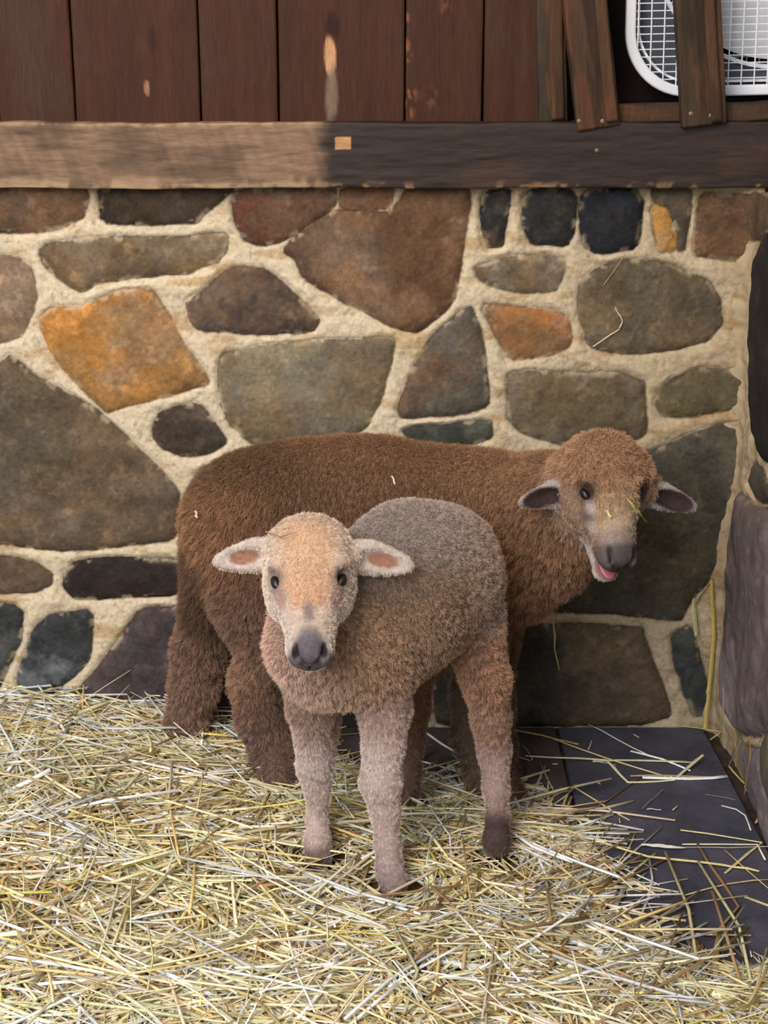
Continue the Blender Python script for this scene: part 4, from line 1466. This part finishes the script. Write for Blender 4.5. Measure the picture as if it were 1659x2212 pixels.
# ------------------------------------------------------------------ straw bedding
DENSE = [(-260, 1470), (380, 1490), (480, 1560), (560, 1640), (660, 1690), (760, 1700), (900, 1725), (1010, 1740), (1110, 1760), (1210, 1850), (1275, 1950), (1300, 2040),
         (1400, 2100), (1560, 2150), (1720, 2180), (1900, 2420), (-420, 2420)]
dense_xy = [tuple(atZ(px, max(py, 1560), 0.0)[:2]) for px, py in DENSE]
dense_xy = [(x, min(y + (0.35 if py < 1500 else 0), YW + .3)) for (x, y), (px, py) in zip(dense_xy, DENSE)]


def straw_sd(x, y):
    return poly_sd(np.asarray(x, float), np.asarray(y, float), dense_xy)


def mound(x, y):
    sd = straw_sd(x, y)
    left = sstep(-0.15, -0.75, np.asarray(x, float))
    h = sstep(-0.03, 0.20, sd) * (0.026 + 0.022 * left) + sstep(0.0, 0.12, sd) * 0.026 * (fbm(np.asarray(x) * 5, np.asarray(y) * 5, 0, 501, 3) - 0.5)
    for fx, fy in FEET:
        h = h * (1 - .85 * np.exp(-(((x - fx) ** 2 + (y + .015 - fy) ** 2) / .055 ** 2)))
    return MAT_T + np.clip(h, 0, 1)


XM, YM = np.meshgrid(np.arange(-1.3, XC + .03, .008), np.arange(1.15, YW - .002, .008))
ZM = mound(XM, YM) - .012 + .006 * fbm(XM * 60, YM * 60, 0, 505, 3)
msk = straw_sd(XM, YM)
ZM = np.where(msk > 0.0, ZM, 0.004)
cb = lin((92, 74, 46)) * (0.4 + 1.0 * fbm(XM * 90, YM * 90, 0, 507, 4))[..., None]
straw_mat = tone_mat('straw_stems', rough=0.38, scale=140, var=0.2, bump=0.25, bump_dist=0.0008, spec=0.5)
Qm = grid_quads(*XM.shape)
keep = (msk.reshape(-1)[Qm] > 0.0).all(1)
bedding_bed = np_mesh('straw_bedding', np.stack([XM, YM, ZM], -1).reshape(-1, 3), Qm[keep], cb.reshape(-1, 3), True, straw_mat)
tag(bedding_bed, 'deep bed of loose yellow straw covering the stable floor', 'straw', None, 'stuff')


def stalk_arrays(P, Wd, Th, up, col):
    """P (n,k,3) centre lines; flattened four-sided stems"""
    n, k, _ = P.shape
    T = np.empty_like(P)
    T[:, 1:-1] = P[:, 2:] - P[:, :-2]; T[:, 0] = P[:, 1] - P[:, 0]; T[:, -1] = P[:, -1] - P[:, -2]
    T /= np.linalg.norm(T, axis=2, keepdims=True) + 1e-9
    S = np.cross(T, up[:, None, :]); S /= np.linalg.norm(S, axis=2, keepdims=True) + 1e-9
    N = np.cross(S, T)
    V = np.stack([P + S * Wd[:, :, None] / 2, P + N * Th[:, :, None] / 2, P - S * Wd[:, :, None] / 2, P - N * Th[:, :, None] / 2], 2)   # n,k,4,3
    base = (np.arange(n) * k * 4)[:, None, None]
    i = np.arange(k - 1)[None, :, None] * 4
    j = np.arange(4)[None, None, :]
    a = base + i + j; b = base + i + (j + 1) % 4
    Q = np.stack([a, b, b + 4, a + 4], -1).reshape(-1, 4)
    c0 = (np.arange(n) * k * 4)[:, None] + np.array([3, 2, 1, 0])
    c1 = (np.arange(n) * k * 4 + (k - 1) * 4)[:, None] + np.array([0, 1, 2, 3])
    Q = np.concatenate([Q, c0, c1])
    C_ = np.repeat(col[:, None, :], k * 4, 1).reshape(-1, 3)
    return V.reshape(-1, 3), Q, C_


STRAW_TONES = np.array([lin(c) for c in ((244, 232, 190), (236, 220, 162), (250, 246, 228), (226, 198, 130), (234, 212, 178), (196, 168, 116), (220, 218, 166), (168, 134, 92), (240, 220, 110), (248, 247, 240))])
STRAW_TONES = np.clip(STRAW_TONES * np.array([1.13, 1.14, 1.24]), 0, .97)
STRAW_P = np.array([.22, .18, .15, .09, .10, .07, .07, .05, .02, .05])


def scatter(n, seed, lmin, lmax, wmin, wmax, zlo, zhi, kink, spread=0.55, tilt=0.10, power=1.6):
    r = np.random.default_rng(seed)
    x = r.uniform(-1.25, XC + .02, n * 4); y = 1.2 + (YW - 1.2) * r.random(n * 4)
    sd = straw_sd(x, y)
    dens = sstep(-0.13, 0.05, sd) ** 1.9 + 0.006 * (sd > -.4)
    k_ = r.random(n * 4) < dens
    x, y, sd = x[k_][:n], y[k_][:n], sd[k_][:n]
    n = len(x)
    L = lmin + (lmax - lmin) * r.random(n) ** power
    th = r.normal(0.0, spread, n) + np.where(r.random(n) < .35, r.uniform(-math.pi / 2, math.pi / 2, n), 0) - .12
    K = 5
    t = np.linspace(-.5, .5, K)
    bend = np.where(r.random(n) < kink, r.normal(0, .55, n), r.normal(0, .10, n))
    kp = r.uniform(-.25, .25, n)
    off = np.maximum(t[None] - kp[:, None], 0) * np.tan(np.clip(bend, -1, 1))[:, None]
    lx = t[None] * L[:, None]; ly = off * L[:, None]
    X = x[:, None] + lx * np.cos(th)[:, None] - ly * np.sin(th)[:, None]
    Yy = y[:, None] + lx * np.sin(th)[:, None] + ly * np.cos(th)[:, None]
    Yy = np.minimum(Yy, YW - .006 - .02 * r.random(n)[:, None])
    X = np.minimum(X, XC - .03)
    g = mound(X, Yy)
    top = sstep(-.06, .06, sd)
    zc = (zlo + (zhi - zlo) * r.random(n)) * top + .003 * (1 - top)
    gm = g.mean(1)
    Z = gm[:, None] + .5 * (g - gm[:, None]) + zc[:, None] + t[None] * (L * np.sin(r.normal(0, tilt, n)) * (.25 + .75 * top))[:, None]
    Z = np.maximum(Z, MAT_T + .002 + .002 * r.random(n)[:, None])
    arc = (.25 - t[None] ** 2) * (r.normal(0, .10, n) * L)[:, None]
    X = X - arc * np.sin(th)[:, None]; Yy = np.minimum(Yy + arc * np.cos(th)[:, None], YW - .006)
    P = np.stack([X, Yy, Z], -1)
    ok = np.ones(n, bool)
    for fx, fy in FEET:
        near = ((X - fx) ** 2 + (Yy + .020 - fy) ** 2 < .042 ** 2).any(1)
        ok &= ~(near & (r.random(n) < .93))
    P = P[ok]; n = len(P)
    w = r.uniform(wmin, wmax, n)
    Wd = w[:, None] * (1 - .25 * np.abs(t)[None])
    flat = r.uniform(.40, 1.0, n)
    up = np.stack([r.normal(0, .45, n), r.normal(0, .45, n), np.ones(n)], -1)
    col = STRAW_TONES[r.choice(len(STRAW_TONES), n, p=STRAW_P)] * r.uniform(.62, 1.25, n)[:, None]
    return stalk_arrays(P, Wd, Wd * flat[:, None], up, col)


def merge_into(o, parts):
    Vs_, Qs_, Cs_ = [], [], []
    me = o.data
    v = np.empty(len(me.vertices) * 3, np.float32); me.vertices.foreach_get('co', v); n = len(me.vertices)
    q = np.empty(len(me.loops), np.int32); me.loops.foreach_get('vertex_index', q)
    c = np.empty(n * 4, np.float32); me.color_attributes['tone'].data.foreach_get('color', c)
    Vs_.append(v.reshape(-1, 3)); Qs_.append(q.reshape(-1, 4)); Cs_.append(c.reshape(-1, 4)[:, :3])
    for V_, Q_, C_ in parts:
        Vs_.append(V_); Qs_.append(Q_ + n); Cs_.append(C_); n += len(V_)
    name = o.name; props = {k: o[k] for k in o.keys()}
    bpy.data.objects.remove(o)
    r = np_mesh(name, np.concatenate(Vs_), np.concatenate(Qs_), np.concatenate(Cs_), True, straw_mat)
    for k, v_ in props.items(): r[k] = v_
    return r


parts = [
    scatter(4600, 601, .10, .34, .0030, .0064, -.018, .004, .25, .9, .08, 1.2),
    scatter(5600, 602, .04, .20, .0022, .0050, -.008, .012, .30, 1.1, .14),
    scatter(1700, 603, .14, .46, .0034, .0070, .004, .024, .40, .85, .07, 1.2),
    scatter(9000, 604, .010, .07, .0010, .0030, -.006, .015, .3, 1.3, .3),
    scatter(420, 605, .05, .20, .008, .014, -.004, .014, .5, .9, .14),
    scatter(1100, 606, .05, .20, .0016, .0038, .008, .030, .35, 1.2, .35),
]
bedding = merge_into(bedding_bed, parts)

# ------------------------------------------------------------------ single stalks one can point to
def stalk(pts, width, rgb, label, name='straw_stalk', group=None, thick=.55, up=(0, 0, 1), taper=None):
    pts = np.array(pts, float)
    # subdivide for slight irregularity while the kinks stay sharp
    r = np.random.default_rng(len(label) * 13 + int(pts[0, 0] * 1000) % 97)
    P = []
    for a, b in zip(pts[:-1], pts[1:]):
        for t in (0, .34, .67):
            P.append(a + (b - a) * t + (r.normal(0, .0006, 3) if t else 0))
    P.append(pts[-1])
    P = np.array(P)[None]
    k = P.shape[1]
    Wd = np.full((1, k), width) * (1 + .12 * r.normal(0, 1, (1, k)))
    if taper is not None: Wd = Wd * np.interp(np.linspace(0, 1, k), np.linspace(0, 1, len(taper)), taper)[None]
    V, Q, C_ = stalk_arrays(P, Wd, Wd * thick, np.array([up], float), lin(rgb)[None])
    o = P[0].mean(0)
    s_ = np_mesh(name, V, Q, C_, False, straw_mat, None, o)
    group = group or {'straw_stalk': 'single straw stalks apart from the bedding', 'straw_bit': 'straw bits caught in the fleece'}.get(name)
    return tag(s_, label, 'straw stalk' if name == 'straw_stalk' else name.replace('_', ' '), group)


zf = MAT_T + .003
F3 = lambda *q: [atZ(x, y, z) for x, y, z in q]
stalk(F3((1135, 1633, zf), (1310, 1642, zf + .004), (1357, 1690, zf), (1455, 1685, zf), (1518, 1631, zf + .012)), .0062, (226, 220, 176), 'long pale stalk bent like a shallow cup on the bare black mat')
stalk(F3((1085, 1572, zf + .012), (1170, 1588, zf + .004), (1250, 1608, zf)), .0058, (190, 164, 84), 'golden straw lying across the back edge of the two mats')
stalk(F3((1470, 1793, zf), (1646, 1820, zf), (1566, 1886, zf)), .0045, (226, 214, 160), 'thin straw folded into a sharp V at the right edge of the black mat')
stalk(F3((1480, 1830, zf + .002), (1570, 1831, zf + .004), (1690, 1829, zf + .002)), .0018, (210, 208, 190), 'hair-thin stem carrying the dry seed head, running off the mat')
stalk(F3((1385, 1825, zf + .002), (1420, 1826, zf + .003), (1450, 1829, zf + .003), (1482, 1831, zf + .002)), .0105, (226, 224, 208), 'feathery pale seed head lying on the black mat', 'seed_head', taper=(.5, 1, .9, .2))
stalk(F3((1070, 1776, zf + .018), (1230, 1795, zf + .012), (1400, 1850, zf + .006), (1560, 1868, zf + .002), (1640, 1882, zf)), .0064, (232, 214, 152), 'longest golden stalk reaching from the heap onto the black mat')
stalk(F3((1240, 1700, zf), (1360, 1772, zf)), .0036, (214, 204, 150), 'short thin straw slanting down over the mat seam')
stalk(F3((1397, 1748, zf), (1428, 1749, zf)), .0034, (220, 220, 214), 'tiny pale straw bit alone in the middle of the black mat')
stalk(F3((1388, 1746, zf + .003), (1431, 1706, zf + .002)), .0012, (176, 164, 150), 'grey hair-thin fibre crossing the middle of the black mat')
stalk(F3((1524, 1716, zf), (1589, 1728, zf)), .0014, (170, 160, 156), 'grey fibre near the right edge of the black mat')
cy = YW - .034
W3 = lambda *q: [atY(x, y, Y) for x, y, Y in q]
stalk(W3((1537, 1253, YW - .026), (1542, 1376, YW - .030), (1532, 1480, YW - .035), (1524, 1573, YW - .046)), .0068, (206, 178, 96), 'tall golden stalk leaning upright against the wall beside the corner', up=(0, -1, 0))
stalk(W3((1499, 1292, YW - .022), (1498, 1312, YW - .024), (1502, 1345, YW - .026), (1504, 1373, YW - .024)), .0078, (206, 200, 140), 'short thick pale stalk stuck upright on the wall left of the tall one', up=(0, -1, 0), taper=(.3, .9, 1, 1))
stalk(W3((1541, 1250, YW - .022), (1503, 1305, YW - .022)), .0030, (120, 90, 52), 'thin brown stem slanting from the top of the tall stalk', up=(0, -1, 0))
stalk(W3((1195, 1326, YW - .022), (1198, 1400, YW - .024), (1208, 1448, YW - .022)), .0042, (200, 176, 110), 'straw hanging on the wall just below the sheep chest', up=(0, -1, 0), taper=(1, 1, .7, .4))
stalk(W3((1281, 749, YW - .018), (1337, 712, YW - .020), (1345, 694, YW - .020), (1329, 664, YW - .018)), .0024, (206, 190, 160), 'fine bent straw caught in cobweb on the large grey stone', up=(0, -1, 0))
stalk(W3((1304, 616, YW - .016), (1350, 548, YW - .018)), .0014, (170, 140, 92), 'hair-thin straw above the large grey stone', up=(0, -1, 0))
X3 = lambda *q: [atX(x, y, XC - d) for x, y, d in q]
stalk(X3((1563, 1485, .032), (1563, 1540, .034), (1566, 1585, .036)), .0022, (196, 180, 140), 'thin straw standing in the very corner of the two walls', up=(-1, 0, 0))
stalk(X3((1621, 1590, .034), (1620, 1640, .034), (1608, 1715, .030)), .0046, (170, 132, 82), 'brown straw leaning on the side wall foot', up=(-1, 0, 0))
stalk(X3((1600, 1600, .034), (1575, 1652, .03)), .0030, (170, 156, 130), 'grey straw slanting beside the brown one at the side wall foot', up=(-1, 0, 0))
stalk(F3((1575, 1655, .004), (1608, 1692, .006)), .0044, (206, 186, 112), 'short yellow straw in the dark gap between mat and side wall')
stalk(F3((1472, 1568, zf), (1520, 1574, zf + .004), (1552, 1580, zf)), .0042, (204, 188, 120), 'yellow straw lying along the wall at the back corner of the mat')
stalk(F3((1534, 1598, zf), (1567, 1572, zf + .008)), .0034, (200, 182, 120), 'short straw slanting up out of the corner gap')
stalk(F3((1632, 1778, .006), (1672, 1716, .03)), .0046, (206, 180, 112), 'yellow straw rising beside the side wall at the picture edge')

# bits caught in the fleece
def on_coat(body, pts, lift=.009):
    out = []
    for px, py in pts:
        d = ray(px, py)
        t = np.arange(1.9, 2.9, .001)
        P = CAM + d[None] * t[:, None]
        inside = np.all((P > body.lo + .01) & (P < body.lo + body.h * (body.n - 2)), axis=1)
        D = np.where(inside, body.sample(P), 1.0)
        k = int(np.argmax(D < lift)) if (D < lift).any() else int(np.argmin(D))
        out.append(P[k])
    return out


stalk(on_coat(LB, [(549, 1131), (562, 1135), (574, 1148), (604, 1160), (640, 1150)][2:], .010), .0030, (150, 122, 98), 'thin curved twig of straw lying over the pale lamb forehead', 'straw_twig', up=(0, -1, 0), taper=(.9, .9, 1, .8, .5))
stalk(on_coat(SB, [(1352, 1074), (1370, 1096), (1384, 1112), (1398, 1128)], .008), .0036, (190, 192, 104), 'green hay sprig on the sheep face beside its nose bridge', 'hay_sprig', up=(0, -1, .4), taper=(.5, 1, .8, .4))
stalk(on_coat(SB, [(1311, 1102), (1320, 1117)], .008), .0036, (232, 214, 156), 'single short straw bit on the sheep nose bridge', 'straw_bit', up=(0, -1, .4))
stalk(on_coat(SB, [(846, 1028), (853, 1046)], .016), .0030, (236, 228, 206), 'pale straw bit on the middle of the sheep back', 'straw_bit', up=(0, -1, .4))
stalk(on_coat(SB, [(421, 1104), (427, 1118)], .018), .0036, (226, 204, 164), 'pale straw bit on the sheep rump', 'straw_bit', up=(0, -1, .4))
